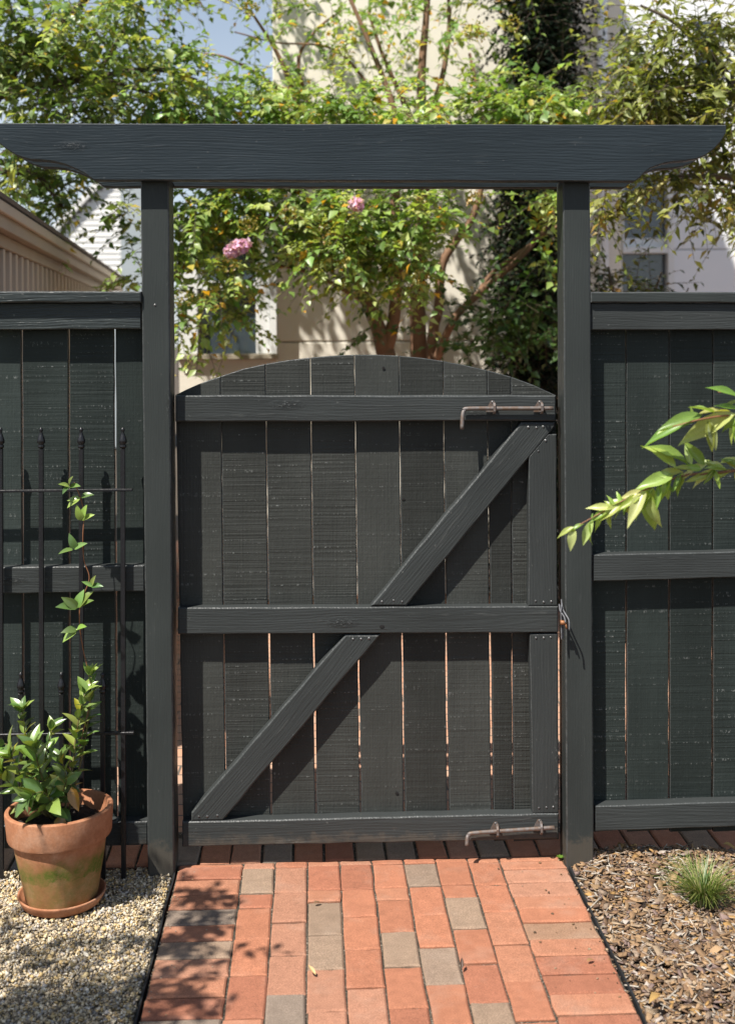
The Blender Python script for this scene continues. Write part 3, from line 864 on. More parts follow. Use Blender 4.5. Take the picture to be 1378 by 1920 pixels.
def foliage(centers, radii, ntw, leaf_len, leaf_wid, palette, weights, droop_dir=-0.25, per_twig=(8, 15), twig_len=(0.16, 0.34), sunward=0.7, spread=1.0, acc=1, acc_p=0.05):
    """twigs scattered in blobs, leaves set alternately along each twig. Returns leaf geometry arrays and the twig segments."""
    P, D, N, LL, WW, CC = [], [], [], [], [], []
    twigs = []
    pal = np.array(palette); accents = pal[len(pal) - acc:]; pal = pal[:len(pal) - acc]; w = np.array(weights, float)[:len(pal)]; w /= w.sum()
    for c, r, nt_ in zip(centers, radii, ntw):
        c = np.array(c); r = np.array(r)
        tone = rng.uniform(0.82, 1.18)
        for _ in range(nt_):
            u = rnd_dir(1)[0] * rng.uniform(0.15, 1.0) ** 0.5
            st = c + u * r
            dr = rnd_dir(1)[0] * spread + u * 0.5; dr[2] += droop_dir
            dr /= np.linalg.norm(dr)
            L = rng.uniform(*twig_len)
            k = rng.integers(*per_twig)
            t = (np.arange(k) + 0.6) / k
            side = np.cross(dr, [0, 0, 1.0]); side /= np.linalg.norm(side) + 1e-9
            pts = st + dr * (t * L)[:, None] + np.array([0, 0, -0.12]) * ((t * L) ** 2)[:, None] / L * 1.0
            sg = np.where(np.arange(k) % 2 == 0, 1.0, -1.0)[:, None]
            dd = dr * 0.55 + side * sg * 0.85 + rng.normal(size=(k, 3)) * 0.28
            dd[:, 2] -= 0.15
            nn = np.array([0, 0, 0.75]) + SUNV * sunward * rng.uniform(0.2, 1.3, (k, 1)) + rng.normal(size=(k, 3)) * 0.42
            P.append(pts); D.append(dd); N.append(nn)
            s = rng.uniform(0.5, 1.28, k) * (1 - 0.25 * t)
            LL.append(leaf_len * s); WW.append(leaf_wid * s * rng.uniform(0.85, 1.15, k))
            col = pal[rng.choice(len(pal), p=w)]
            cc = col * tone * rng.uniform(0.8, 1.2, (k, 1)) * rng.uniform(0.93, 1.07, (k, 3))
            odd = rng.random(k) < acc_p * tone ** 4
            cc[odd] = accents[rng.integers(0, len(accents), odd.sum())]
            CC.append(cc)
            twigs.append((st, st + dr * L * 0.5 + np.array([0, 0, -0.03 * L]), st + dr * L + np.array([0, 0, -0.12 * L])))
    V, Fc = leaf_arrays(np.concatenate(P), np.concatenate(D), np.concatenate(N), np.concatenate(LL), np.concatenate(WW))
    return V, Fc, np.concatenate(CC), twigs
def twig_mesh(name, twigs, mat, r=0.0022):
    V, Fc = [], []
    for a, b, c in twigs: tube_geo([a, b, c], [r, r * 0.8, r * 0.4], 3, V, Fc)
    return mesh_from(name, V, Fc, mat)
def blobs(spec, d, dj=0.5, mult=1.0):
    """spec rows: photo x, y, radius x, radius y, twigs -> blob centres and radii around distance d"""
    C, Rr, T = [], [], []
    for x, y, rx, ry, n in spec:
        dd = d + random.uniform(-dj, dj)
        p = at_d(x, y, dd)
        C.append(tuple(p)); Rr.append((rx * dd / FPX, 0.22 + 0.4 * rx * dd / FPX, ry * dd / FPX)); T.append(int(n * mult + 0.5))
    return C, Rr, T
def crown_part(tree, spec, d, dj, leaf_len, leaf_wid, palette, weights, mat='leaf', twig_mat='bark_dark', mult=1.0, **kw):
    C, Rr, T = blobs(spec, d, dj, mult)
    V, Fc, cc, tw = foliage(C, Rr, T, leaf_len, leaf_wid, palette, weights, **kw)
    o = np.array(tree.location)
    cr = link('crown', tri_mesh('crown', V - o, Fc, M[mat], cc), tree, tree.location)
    tg = twig_mesh('twigs', [tuple(p - o for p in t) for t in tw], M[twig_mat])
    link('twigs', tg, cr, tree.location)
    tag(cr, kind='stuff')
    return cr
def limbs(tree, paths, mat, name='trunk'):
    """each path: list of (x, y, d, radius in metres)"""
    V, Fc = [], []
    o = Vector(tree.location)
    for p in paths:
        pts = [at_d(x, y, d) - o for x, y, d, r in p]
        rad = [r for *_, r in p]
        sm = bez(pts, 5)
        rr = []
        for i in range(len(rad) - 1): rr += [rad[i] + (rad[i + 1] - rad[i]) * k / 5 for k in range(5)]
        rr.append(rad[-1])
        tube_geo(sm, rr, 8, V, Fc)
    return link(name, mesh_from(name, V, Fc, mat, True), tree, tree.location)
def gpoint(px, d):
    p = at_d(px, 640, d); return Vector((p.x, p.y, 0))
def gy(d): return 640 + CAM.z * FPX / d       # photo row of the ground at distance d

G_FRESH = [(0.29, 0.41, 0.11), (0.20, 0.33, 0.085), (0.44, 0.52, 0.19), (0.13, 0.22, 0.055), (0.52, 0.44, 0.09), (0.62, 0.34, 0.03)]
W_FRESH = [5, 4, 5, 2.5, 1.6, 0.5]
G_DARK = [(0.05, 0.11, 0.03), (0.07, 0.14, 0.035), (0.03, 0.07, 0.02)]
G_OLIVE = [(0.27, 0.30, 0.08), (0.19, 0.23, 0.06), (0.40, 0.42, 0.17), (0.065, 0.085, 0.02), (0.32, 0.22, 0.05)]
W_OLIVE = [5, 5, 3, 3, 0.7]

# ================================================================== BUILDINGS
DW = 7.9
def wall_pts(x0, x1, ytop, d, z0=0.0):
    a, b = at_d(x0, 640, d), at_d(x1, 640, d)
    zt = at_d(x0, ytop, d).z
    return a, b, zt
# stucco house
Y_ST = at_d(600, 640, DW).y
sx0 = at_y(514, 500, Y_ST).x; sx1 = at_y(1092, 500, Y_ST).x
st = empty('stucco_house', ((sx0 + sx1) / 2, Y_ST + 2, 0), 'tall beige stucco house wall dappled by the tree in front of it', 'house')
zj = at_y(700, 640, Y_ST).z
zt2 = zj + 2.45
box('wall_panel', (sx0, Y_ST, -0.05), (sx1, Y_ST + 4, zj - 0.004), M['stucco'], st, 0.006)
box('wall_panel', (sx0, Y_ST, zj + 0.004), (sx1, Y_ST + 4, zt2 - 0.004), M['stucco'], st, 0.006)
box('wall_panel', (sx0, Y_ST, zt2 + 0.004), (sx1, Y_ST + 4, 6.05), M['stucco'], st, 0.006)
box('joint_backing', (sx0 + 0.02, Y_ST + 0.015, 0), (sx1 - 0.02, Y_ST + 3.9, 5.95), M['ledge'], st)
box('roof', (sx0 - 0.15, Y_ST - 0.15, 6.05), (sx1 + 0.15, Y_ST + 4.2, 6.17), M['shingle'], st)
# bay with the white framed window, left of the stucco wall
Y_BAY = Y_ST - 0.12
def bx(px, py=600): return at_y(px, py, Y_BAY).x
def bz(py): return at_y(430, py, Y_BAY).z
bay = empty('window_bay', (bx(430), Y_BAY + 0.5, 0), 'white framed window bay over a low stucco wall, left of the stucco house', 'bay window')
box('base_wall', (bx(336), Y_BAY, -0.05), (bx(519), Y_BAY + 1.4, bz(674)), M['stucco'], bay)
box('sill', (bx(334), Y_BAY - 0.05, bz(674)), (bx(520), Y_BAY + 1.4, bz(664)), M['ledge'], bay, 0.004)
box('post', (bx(480), Y_BAY, bz(664)), (bx(506), Y_BAY + 0.12, bz(432)), M['white'], bay, 0.003)
box('corner_trim', (bx(506.6), Y_BAY - 0.03, bz(664)), (bx(519.5), Y_BAY + 0.14, bz(425)), M['white'], bay, 0.003)
box('post', (bx(337), Y_BAY, bz(664)), (bx(371), Y_BAY + 0.12, bz(432)), M['white'], bay, 0.003)
win = box('window', (bx(371.5), Y_BAY + 0.08, bz(663.5)), (bx(479.5), Y_BAY + 0.11, bz(545)), M['glass'], bay)
win2 = box('window', (bx(371.5), Y_BAY + 0.08, bz(526)), (bx(479.5), Y_BAY + 0.11, bz(440)), M['glass'], bay)
box('transom', (bx(371.5), Y_BAY + 0.0, bz(544.5)), (bx(479.5), Y_BAY + 0.12, bz(526.5)), M['white'], bay, 0.003)
box('muntin', (bx(371.8), Y_BAY + 0.05, bz(440)), (bx(382), Y_BAY + 0.079, bz(526)), M['white'], win2)
box('fascia', (bx(333), Y_BAY - 0.06, bz(424.5)), (bx(521.5), Y_BAY + 1.45, bz(412)), M['white'], bay, 0.004)
box('back_wall', (bx(337), Y_BAY + 0.9, bz(663)), (bx(519), Y_BAY + 1.35, bz(425)), M['greywall'], bay)
# pale house on the right
DP = 10.5
Y_PA = at_d(1250, 640, DP).y
def hx(px): return at_y(px, 450, Y_PA).x
def hz(py): return at_y(1250, py, Y_PA).z
ph = empty('pale_house', (hx(1290), Y_PA + 2, 0), 'pale rendered house with a white framed window, right of the dark conifer', 'house')
wx0, wx1, wz0, wz1 = hx(1166), hx(1262), hz(640), hz(330)
box('wall', (hx(1075), Y_PA, -0.05), (wx0 - 0.002, Y_PA + 3, 7), M['stucco'], ph)
box('wall', (wx1 + 0.002, Y_PA, -0.05), (hx(1640), Y_PA + 3, hz(468.5)), M['panel'], ph, 0.004)
box('wall', (wx1 + 0.002, Y_PA, hz(467)), (hx(1640), Y_PA + 3, 7), M['panel'], ph, 0.004)
box('wall', (wx0, Y_PA, -0.05), (wx1, Y_PA + 3, wz0 - 0.002), M['panel'], ph)
box('wall', (wx0, Y_PA, wz1 + 0.002), (wx1, Y_PA + 3, 7), M['panel'], ph)
w1 = box('window', (wx0, Y_PA + 0.07, wz0), (wx1, Y_PA + 0.10, wz1), M['glass'], ph)
box('frame', (hx(1250), Y_PA - 0.03, wz0), (wx1, Y_PA + 0.069, wz1), M['white'], w1, 0.003)
box('frame', (wx0, Y_PA - 0.03, hz(475)), (hx(1250) - 0.002, Y_PA + 0.069, hz(463)), M['white'], w1, 0.003)
box('frame', (wx0, Y_PA - 0.02, hz(463)), (hx(1169), Y_PA + 0.068, wz1), M['white'], w1, 0.003)
box('blind', (hx(1172), Y_PA + 0.04, hz(462)), (hx(1249), Y_PA + 0.055, hz(446)), M['white'], w1)
uw = box('window', (hx(1304), Y_PA - 0.004, hz(250)), (hx(1345), Y_PA + 0.02, hz(40)), M['glass'], ph)
for a, b in ((1296, 1304), (1345, 1353)): box('frame', (hx(a), Y_PA - 0.03, hz(250)), (hx(b), Y_PA - 0.002, hz(40)), M['white'], uw, 0.003)
tube('downpipe', [(hx(1128), Y_PA - 0.06, 0), (hx(1128), Y_PA - 0.06, 6.9)], 0.045, M['panel'], ph, 10)
box('roof', (hx(1070), Y_PA - 0.4, 7), (hx(1650), Y_PA + 3.3, 7.15), M['shingle'], ph)

# white clapboard house far left
DC = 19.0
Y_CL = at_d(190, 640, DC).y
def cx_(px, py=450): return at_y(px, py, Y_CL).x
def cz_(py): return at_y(190, py, Y_CL).z
ch = empty('clapboard_house', (cx_(170), Y_CL + 1, 0), 'white clapboard house gable far behind the tan garage', 'house')
zb = 0.5; step = 0.088; zlow = cz_(560); kk = 0
xr = cx_(227); xl0 = cx_(60)
def rake_x(z):   # left limit of the gable at height z
    y0, x0 = cz_(425), cx_(120); y1, x1 = cz_(318), cx_(222)
    return xl0 if z < y0 else x0 + (x1 - x0) * (z - y0) / (y1 - y0)
box('wall', (xl0, Y_CL + 0.03, 0), (xr - 0.01, Y_CL + 1.9, cz_(425)), M['greywall'], ch)
z = zlow
while z < cz_(322):
    x0 = max(xl0, rake_x(z + step))
    if xr - x0 > 0.06:
        V = [(x0, Y_CL - 0.018, z), (xr, Y_CL - 0.018, z), (xr, Y_CL, z + step), (x0, Y_CL, z + step), (x0, Y_CL + 0.03, z), (xr, Y_CL + 0.03, z), (xr, Y_CL + 0.03, z + step), (x0, Y_CL + 0.03, z + step)]
        c = Vector(((x0 + xr) / 2, Y_CL, z))
        link('siding_board', mesh_from('siding_board', [Vector(v) - c for v in V], [(0, 1, 2, 3), (5, 4, 7, 6), (0, 4, 5, 1), (3, 2, 6, 7), (1, 5, 6, 2), (4, 0, 3, 7)], M['siding']), ch, c)
    z += step
box('side_wall', (xr + 0.002, Y_CL - 0.01, 0), (xr + 0.36, Y_CL + 1.9, cz_(300)), M['greywall'], ch)  # grey colour stands in for shade on this side of the white house
ra, rb = Vector((cx_(112), Y_CL - 0.1, cz_(432))), Vector((cx_(232), Y_CL - 0.1, cz_(306)))
rd = (rb - ra).normalized(); rn = Vector((-rd.z, 0, rd.x))
V = [ra, rb, rb + rn * 0.1, ra + rn * 0.1]; V = V + [v + Vector((0, 2.1, 0)) for v in V]
link('roof', mesh_from('roof', [v - ra for v in V], [(0, 1, 2, 3), (5, 4, 7, 6), (0, 4, 5, 1), (3, 2, 6, 7), (1, 5, 6, 2), (4, 0, 3, 7)], M['siding']), ch, ra)

# tan garage, its side wall running back on the left
d1 = 4.75
def eave(s, y_photo=None): return Vector((CAM.x - 0.2996 * d1 - 0.154 * d1 * s, 0, 0)) + Vector((0.028 * d1 * (1 + 1.267 * s), CAM.y + d1 * (1 + 1.267 * s), 0))
e0, e1 = eave(-0.09), eave(1.0)
ed_ = (e1 - e0); elen = ed_.length; ed_.normalize()
en = Vector((ed_.y, -ed_.x, 0))            # towards the garden
ez = at_d(0, 370, d1).z - 0.10
garage = empty('tan_garage', e0 - en * 1.5, 'tan garage with battened side wall and projecting eave beyond the left fence', 'garage')
def gbox(name, s0, s1, n0, n1, z0, z1, mat, parent=garage, ch=0.0, tilt=None):
    """box in the garage frame: s along the eave, n outwards"""
    c = e0 + ed_ * ((s0 + s1) / 2) + en * ((n0 + n1) / 2); c.z = (z0 + z1) / 2
    rot = (0, 0, math.atan2(ed_.y, ed_.x))
    return link(name, box_mesh(name, s1 - s0, abs(n1 - n0), z1 - z0, mat, ch), parent, c, rot)
gbox('wall', 0.05, elen - 0.55, -2.6, -0.06, 0, ez - 0.02, M['tan'])
s = 0.1
while s < elen - 0.6:
    gbox('batten', s, s + 0.04, -0.058, -0.032, 0, ez - 0.075, M['tan'], ch=0.003); s += 0.16
gbox('frieze', 0.05, elen - 0.5, -0.058, -0.026, ez - 0.073, ez - 0.02, M['tan_trim'], ch=0.003)
gbox('soffit', 0.0, elen, -0.20, 0.0, ez - 0.018, ez, M['tan_trim'])
gbox('fascia', -0.02, elen + 0.02, 0.002, 0.022, ez - 0.022, ez + 0.06, M['tan_trim'], ch=0.003)
gbox('drip_edge', -0.03, elen + 0.03, 0.024, 0.042, ez + 0.03, ez + 0.075, M['tan'], ch=0.004)
gbox('porch_post', elen - 0.32, elen - 0.2, -0.16, -0.05, 0, ez - 0.018, M['tan_trim'], ch=0.004)
# roof slab sloping up away from the eave
c0 = e0 + en * 0.05 - ed_ * 0.05; c1 = e0 + en * 0.05 + ed_ * (elen + 0.05)
V = [Vector((c.x, c.y, ez + 0.078)) for c in (c0, c1)] + [Vector((c.x, c.y, ez + 1.25)) for c in (c1 - en * 2.8, c0 - en * 2.8)]
V = V + [v + Vector((0, 0, 0.018)) for v in V]
link('roof', mesh_from('roof', [v - c0 for v in V], [(3, 2, 1, 0), (4, 5, 6, 7), (0, 1, 5, 4), (1, 2, 6, 5), (2, 3, 7, 6), (3, 0, 4, 7)], M['shingle']), garage, c0)

# ================================================================== TREES
# multi-stemmed flowering tree behind the gate
DT = 7.0
t1 = empty('flowering_tree', gpoint(745, DT), 'multi-stemmed tree with pink blossoms right behind the gate', 'tree')
gb = gy(DT)
limbs(t1, [
    [(728, gb, DT, .062), (726, 720, DT, .056), (720, 655, DT, .05), (700, 590, DT, .04), (672, 530, DT, .034), (650, 440, DT, .028), (600, 330, DT, .022), (560, 200, DT + .1, .018), (520, 100, DT + .1, .012), (470, 20, DT, .007)],
    [(722, 660, DT, .044), (738, 600, DT, .036), (742, 520, DT, .034), (735, 430, DT, .028), (745, 330, DT, .024), (742, 220, DT, .02), (700, 100, DT, .014), (640, -40, DT, .01)],
    [(742, 560, DT, .024), (752, 470, DT - .2, .02), (738, 350, DT - .3, .014), (720, 250, DT - .3, .01)],
    [(786, gb, DT + .2, .055), (785, 700, DT + .2, .05), (783, 560, DT + .2, .045), (790, 420, DT + .2, .04), (795, 300, DT + .2, .034), (790, 150, DT + .2, .026), (800, 20, DT + .2, .018), (810, -140, DT + .2, .01)],
    [(788, 300, DT + .2, .024), (760, 200, DT + .25, .018), (720, 110, DT + .3, .012), (690, 20, DT + .3, .008)],
    [(795, 250, DT + .2, .022), (830, 140, DT + .2, .016), (842, 40, DT + .2, .012), (835, -80, DT + .2, .008)],
    [(800, gb, DT + .1, .04), (808, 680, DT + .1, .032), (822, 580, DT + .1, .028), (828, 500, DT + .1, .026), (852, 455, DT + .1, .024), (884, 410, DT + .1, .020), (905, 330, DT + .1, .016), (900, 200, DT + .1, .013), (880, 100, DT + .1, .009)],
    [(812, 690, DT + .05, .026), (850, 600, DT, .022), (893, 555, DT, .020), (930, 522, DT - .05, .018), (960, 496, DT - .1, .018), (1000, 455, DT - .1, .015), (1030, 410, DT - .1, .012), (1060, 330, DT - .1, .008)],
    [(893, 555, DT, .014), (920, 515, DT, .013), (965, 480, DT - .05, .012), (1050, 420, DT - .1, .008)],
    [(560, 200, DT + .1, .014), (500, 150, DT, .011), (430, 110, DT - .1, .008), (385, 100, DT - .1, .005)],
    [(650, 440, DT, .02), (560, 420, DT - .2, .014), (460, 400, DT - .3, .01), (380, 380, DT - .3, .007)],
    [(690, 570, DT, .014), (600, 520, DT - .2, .011), (520, 500, DT - .3, .009), (440, 540, DT - .4, .006)],
    [(620, 290, DT, .016), (560, 130, DT + .2, .011), (590, 60, DT + .2, .008), (640, 20, DT + .3, .005)],
    [(720, 200, DT, .013), (650, 110, DT + .1, .009), (600, 85, DT + .1, .007), (520, 80, DT + .1, .005), (440, 60, DT, .004)],
    [(795, 330, DT + .2, .018), (700, 330, DT - .4, .012), (620, 360, DT - .6, .008)],
], M['bark'])
spec1 = [
    # bright mass under the beam
    (370, 400, 50, 50, 40), (440, 385, 55, 42, 42), (500, 380, 55, 40, 38), (560, 375, 55, 45, 42), (600, 415, 50, 50, 34), (660, 400, 55, 50, 42), (700, 450, 50, 50, 40), (740, 400, 55, 55, 42), (770, 460, 45, 50, 32),
    (795, 390, 32, 34, 12), (640, 465, 50, 32, 28), (690, 510, 45, 30, 22), (590, 480, 38, 25, 14), (540, 490, 30, 18, 7), (760, 525, 34, 22, 11), (800, 500, 24, 24, 7), (850, 395, 26, 18, 4),
    (355, 470, 30, 45, 24), (410, 440, 45, 35, 24), (350, 560, 20, 45, 12), (425, 510, 36, 22, 12), (460, 545, 26, 24, 10), (410, 570, 34, 26, 10), (455, 600, 26, 20, 6), (380, 600, 24, 26, 7), (340, 620, 10, 30, 4),
    (1010, 500, 28, 30, 5), (1025, 430, 22, 34, 7), (1030, 360, 24, 24, 7), (960, 370, 30, 22, 4), (880, 358, 40, 16, 5),
    # band above the beam
    (330, 215, 55, 24, 30), (400, 200, 55, 28, 34), (470, 205, 55, 28, 38), (540, 190, 55, 32, 38), (600, 205, 55, 28, 38), (650, 195, 50, 32, 30), (700, 215, 45, 24, 22), (760, 210, 45, 22, 22), (830, 215, 45, 22, 22), (900, 205, 55, 24, 30), (960, 205, 55, 25, 30), (1010, 195, 45, 25, 24), (1050, 215, 40, 22, 24), (1080, 200, 30, 22, 14),
]
spec1b = [
    (540, 140, 45, 25, 10), (620, 130, 40, 25, 8), (480, 60, 50, 25, 8), (560, 40, 50, 25, 7), (690, 60, 40, 36, 8), (740, 40, 45, 40, 11), (800, 40, 45, 36, 9), (860, 60, 40, 45, 10), (900, 130, 40, 30, 8), (920, 40, 36, 40, 11), (770, 130, 45, 30, 8), (650, 20, 40, 25, 8), (960, 120, 30, 40, 7),
    # the crown goes on above the picture
    (270, -70, 70, 50, 30), (360, -80, 70, 50, 34), (440, -90, 70, 50, 34), (510, -70, 60, 45, 18), (300, -160, 70, 50, 26), (400, -170, 80, 50, 30), (480, -160, 70, 50, 20), (620, -60, 60, 40, 10), (740, -60, 70, 40, 12), (860, -60, 70, 40, 14), (940, -60, 60, 40, 14), (600, -200, 80, 60, 6), (760, -200, 80, 60, 8), (300, -400, 90, 60, 12), (420, -420, 90, 60, 12),
]
crown_part(t1, spec1, DT - 0.7, 0.3, 0.064, 0.041, G_FRESH, W_FRESH, mult=1.25, sunward=0.9, acc=2, acc_p=0.065)
crown_part(t1, spec1b, DT + 0.1, 0.25, 0.062, 0.038, G_FRESH, W_FRESH, mult=1.1, acc=2, acc_p=0.12)
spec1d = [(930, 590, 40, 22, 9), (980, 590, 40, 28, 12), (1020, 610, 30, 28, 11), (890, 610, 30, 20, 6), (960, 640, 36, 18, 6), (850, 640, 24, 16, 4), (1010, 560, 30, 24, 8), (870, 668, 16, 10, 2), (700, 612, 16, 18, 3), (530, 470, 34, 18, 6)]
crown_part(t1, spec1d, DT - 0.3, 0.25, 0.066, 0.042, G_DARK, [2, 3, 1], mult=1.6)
# pink blossoms and seed heads
def cluster(name, px, py, d, r, palette, n, lsize, parent, mat):
    c = np.array(at_d(px, py, d))
    u = rnd_dir(n) * (rng.uniform(0.35, 1, (n, 1)) ** 0.5)
    pos = c + u * np.array([r, r, r * 0.85])
    nn = u + rng.normal(size=(n, 3)) * 0.5
    dd = np.cross(nn, rnd_dir(n)) + u * 0.3
    s = rng.uniform(0.7, 1.2, n)
    V, Fc = leaf_arrays(pos, dd, nn, lsize * s, lsize * 0.9 * s, 0.3, 0.2)
    pal = np.array(palette)
    cc = pal[rng.integers(0, len(pal), n)] * rng.uniform(0.85, 1.15, (n, 1))
    o = np.array(parent.location)
    return link(name, tri_mesh(name, V - o, Fc, M[mat], cc), parent, parent.location)
PINK = [(0.76, 0.50, 0.70), (0.82, 0.64, 0.78), (0.66, 0.36, 0.60)]
for px, py, r in ((446, 464, 0.038), (668, 384, 0.034), (434, 472, 0.03), (458, 460, 0.03)):
    cluster('blossom', px, py, DT - 1.25, r * 0.85, PINK, 150, 0.024, t1, 'petal')
SEED = [(0.32, 0.28, 0.06), (0.22, 0.24, 0.05), (0.36, 0.24, 0.07)]
for px, py, r in ((425, 490, .075), (400, 560, .085), (610, 440, .07), (790, 520, .05), (785, 385, .06), (465, 420, .06), (345, 560, .06), (540, 400, .05), (890, 370, .05), (470, 15, .05), (890, 60, .08), (960, 45, .06)):
    o = cluster('seed_head', px, py, DT - 1.1, r * 0.85, SEED, 70, 0.016, t1, 'leaf')
    tag(o, kind='stuff')

# tree whose crown fills the upper left
D2 = 6.3
t2 = empty('shade_tree', gpoint(-120, D2), 'leafy green tree filling the upper left corner above the garage', 'tree')
gb = gy(D2)
limbs(t2, [
    [(-120, gb, D2, .10), (-115, 800, D2, .09), (-100, 500, D2, .08), (-70, 300, D2, .06), (-10, 180, D2, .045), (60, 90, D2, .03), (150, 10, D2, .02), (240, -80, D2, .01)],
    [(-10, 180, D2, .03), (80, 160, D2, .024), (180, 145, D2, .018), (290, 130, D2, .014), (370, 150, D2, .008)],
    [(-70, 300, D2, .03), (0, 320, D2 - .1, .02), (70, 330, D2 - .1, .014), (120, 390, D2 - .1, .008)],
    [(180, 145, D2, .014), (230, 60, D2, .01), (250, -20, D2, .006)],
    [(60, 90, D2, .02), (20, 20, D2, .014), (10, -80, D2, .01)],
    [(200, 150, D2, .012), (280, 175, D2, .01), (330, 195, D2, .006)],
], M['bark_dark'])
spec2 = [(20, 40, 50, 45, 22), (80, 60, 50, 40, 20), (140, 30, 45, 30, 12), (60, 120, 50, 40, 22), (130, 120, 55, 35, 20), (200, 70, 45, 40, 13), (190, 130, 50, 30, 16), (230, 20, 40, 40, 14), (290, 10, 45, 15, 7), (260, 110, 50, 30, 13), (320, 100, 40, 20, 7), (330, 145, 50, 25, 12),
    (30, 190, 50, 35, 16), (110, 200, 55, 30, 18), (180, 190, 55, 30, 20), (250, 190, 55, 30, 20), (300, 200, 50, 25, 16), (390, 155, 35, 20, 7), (20, 110, 40, 40, 14),
    (30, 295, 40, 28, 14), (90, 315, 40, 30, 16), (115, 350, 25, 32, 12), (100, 385, 25, 22, 8), (60, 300, 35, 30, 10), (20, 330, 25, 20, 5), (140, 300, 30, 18, 7), (230, 385, 16, 14, 3), (250, 410, 14, 16, 4), (252, 470, 10, 30, 4), (248, 520, 10, 16, 3),
    (-60, 0, 60, 80, 16), (40, -70, 80, 40, 10), (180, -80, 80, 40, 8), (-70, 200, 50, 80, 14)]
crown_part(t2, spec2, D2, 0.4, 0.068, 0.040, [(0.25, 0.35, 0.10), (0.17, 0.26, 0.075), (0.38, 0.43, 0.15), (0.09, 0.16, 0.045), (0.48, 0.36, 0.06)], [5, 5, 4, 4, 0.5], mult=1.5)

# olive tree upper right
D3 = 5.9
t3 = empty('olive_green_tree', gpoint(1560, D3), 'tree with narrow olive leaves hanging over the right end of the beam', 'tree')
gb = gy(D3)
limbs(t3, [
    [(1560, gb, D3, .09), (1555, 700, D3, .08), (1530, 400, D3, .065), (1480, 250, D3, .05), (1400, 190, D3, .03), (1310, 165, D3, .02), (1230, 150, D3, .012), (1150, 190, D3, .006)],
    [(1480, 250, D3, .03), (1420, 330, D3 - .1, .02), (1340, 330, D3 - .1, .014), (1270, 330, D3 - .1, .008)],
    [(1400, 190, D3, .02), (1330, 100, D3, .014), (1260, 40, D3, .01), (1200, 10, D3, .006)],
    [(1310, 215, D3, .012), (1240, 220, D3, .01), (1160, 225, D3, .006)],
    [(1530, 400, D3, .03), (1500, 100, D3, .02), (1450, -100, D3, .01)],
], M['bark_dark'])
spec3 = [(1180, 100, 40, 40, 14), (1230, 110, 50, 45, 22), (1200, 170, 55, 45, 26), (1160, 200, 45, 35, 20), (1250, 190, 55, 40, 26), (1310, 170, 55, 40, 22), (1360, 190, 45, 45, 18), (1300, 220, 50, 25, 18), (1230, 220, 55, 25, 20), (1340, 120, 40, 30, 8),
    (1180, 40, 35, 30, 9), (1330, 60, 50, 35, 14), (1370, 30, 40, 35, 10), (1270, 60, 45, 25, 8), (1370, 250, 30, 40, 12), (1340, 290, 40, 28, 14), (1290, 318, 38, 20, 12), (1245, 335, 34, 14, 9), (1330, 345, 36, 24, 11), (1370, 360, 22, 26, 7), (1290, 362, 26, 12, 4), (1345, 395, 22, 12, 4), (1365, 415, 12, 10, 2),
    (1205, 358, 32, 12, 5), (1150, 372, 28, 14, 7), (1126, 405, 12, 16, 4), (1135, 362, 24, 14, 6), (1400, 100, 50, 80, 14), (1420, 300, 40, 60, 10), (1250, -60, 80, 30, 8), (1400, -60, 60, 40, 8)]
crown_part(t3, spec3, D3, 0.35, 0.078, 0.030, G_OLIVE, W_OLIVE, droop_dir=-0.45, mult=1.6)

# dark columnar conifer against the house
D4 = 7.4
t4 = empty('dark_conifer', gpoint(1015, D4), 'tall dark columnar conifer against the stucco house', 'tree')
limbs(t4, [[(1015, gy(D4), D4, .09), (1015, 600, D4, .08), (1012, 200, D4, .06), (1014, -150, D4, .03)], [(1012, 560, D4, .02), (985, 470, D4 - .15, .012), (975, 400, D4 - .2, .006)]], M['bark_dark'])
spec4 = []
for y in range(-240, 1080, 36):
    for x in ((985, 1015, 1048) if y < 330 else (975, 1000, 1028)):
        spec4.append((x + random.uniform(-8, 8), y + random.uniform(-15, 15), 26, 30, 16))
crown_part(t4, spec4, D4, 0.10, 0.060, 0.024, [(0.012, 0.026, 0.012), (0.018, 0.038, 0.014), (0.009, 0.017, 0.009), (0.03, 0.04, 0.012)], [3, 3, 3, 0.6], mat='leaf_dark', droop_dir=-0.4, per_twig=(9, 14), sunward=0.2, mult=2.3)

# shrub behind the right fence
D5 = 6.6
t5 = empty('olive_shrub', gpoint(1180, D5), 'loose olive green shrub behind the right fence, below the window', 'shrub')
limbs(t5, [[(1180, gy(D5), D5, .03), (1175, 700, D5, .022), (1150, 560, D5, .014), (1140, 500, D5, .006)], [(1178, 760, D5, .02), (1210, 600, D5, .012), (1240, 510, D5, .005)], [(1178, 700, D5, .018), (1260, 600, D5, .01), (1290, 540, D5, .004)]], M['bark_dark'], 'stems')
spec5 = [(1125, 520, 22, 22, 9), (1160, 530, 30, 20, 10), (1200, 540, 30, 16, 9), (1235, 545, 28, 12, 7), (1265, 550, 18, 10, 4), (1150, 570, 60, 30, 20), (1230, 580, 60, 30, 18), (1340, 560, 40, 14, 3), (1180, 640, 70, 40, 20)]
crown_part(t5, spec5, D5, 0.2, 0.068, 0.028, [(0.08, 0.10, 0.025), (0.05, 0.07, 0.018), (0.13, 0.13, 0.04), (0.22, 0.12, 0.03)], [4, 4, 2, 0.4])

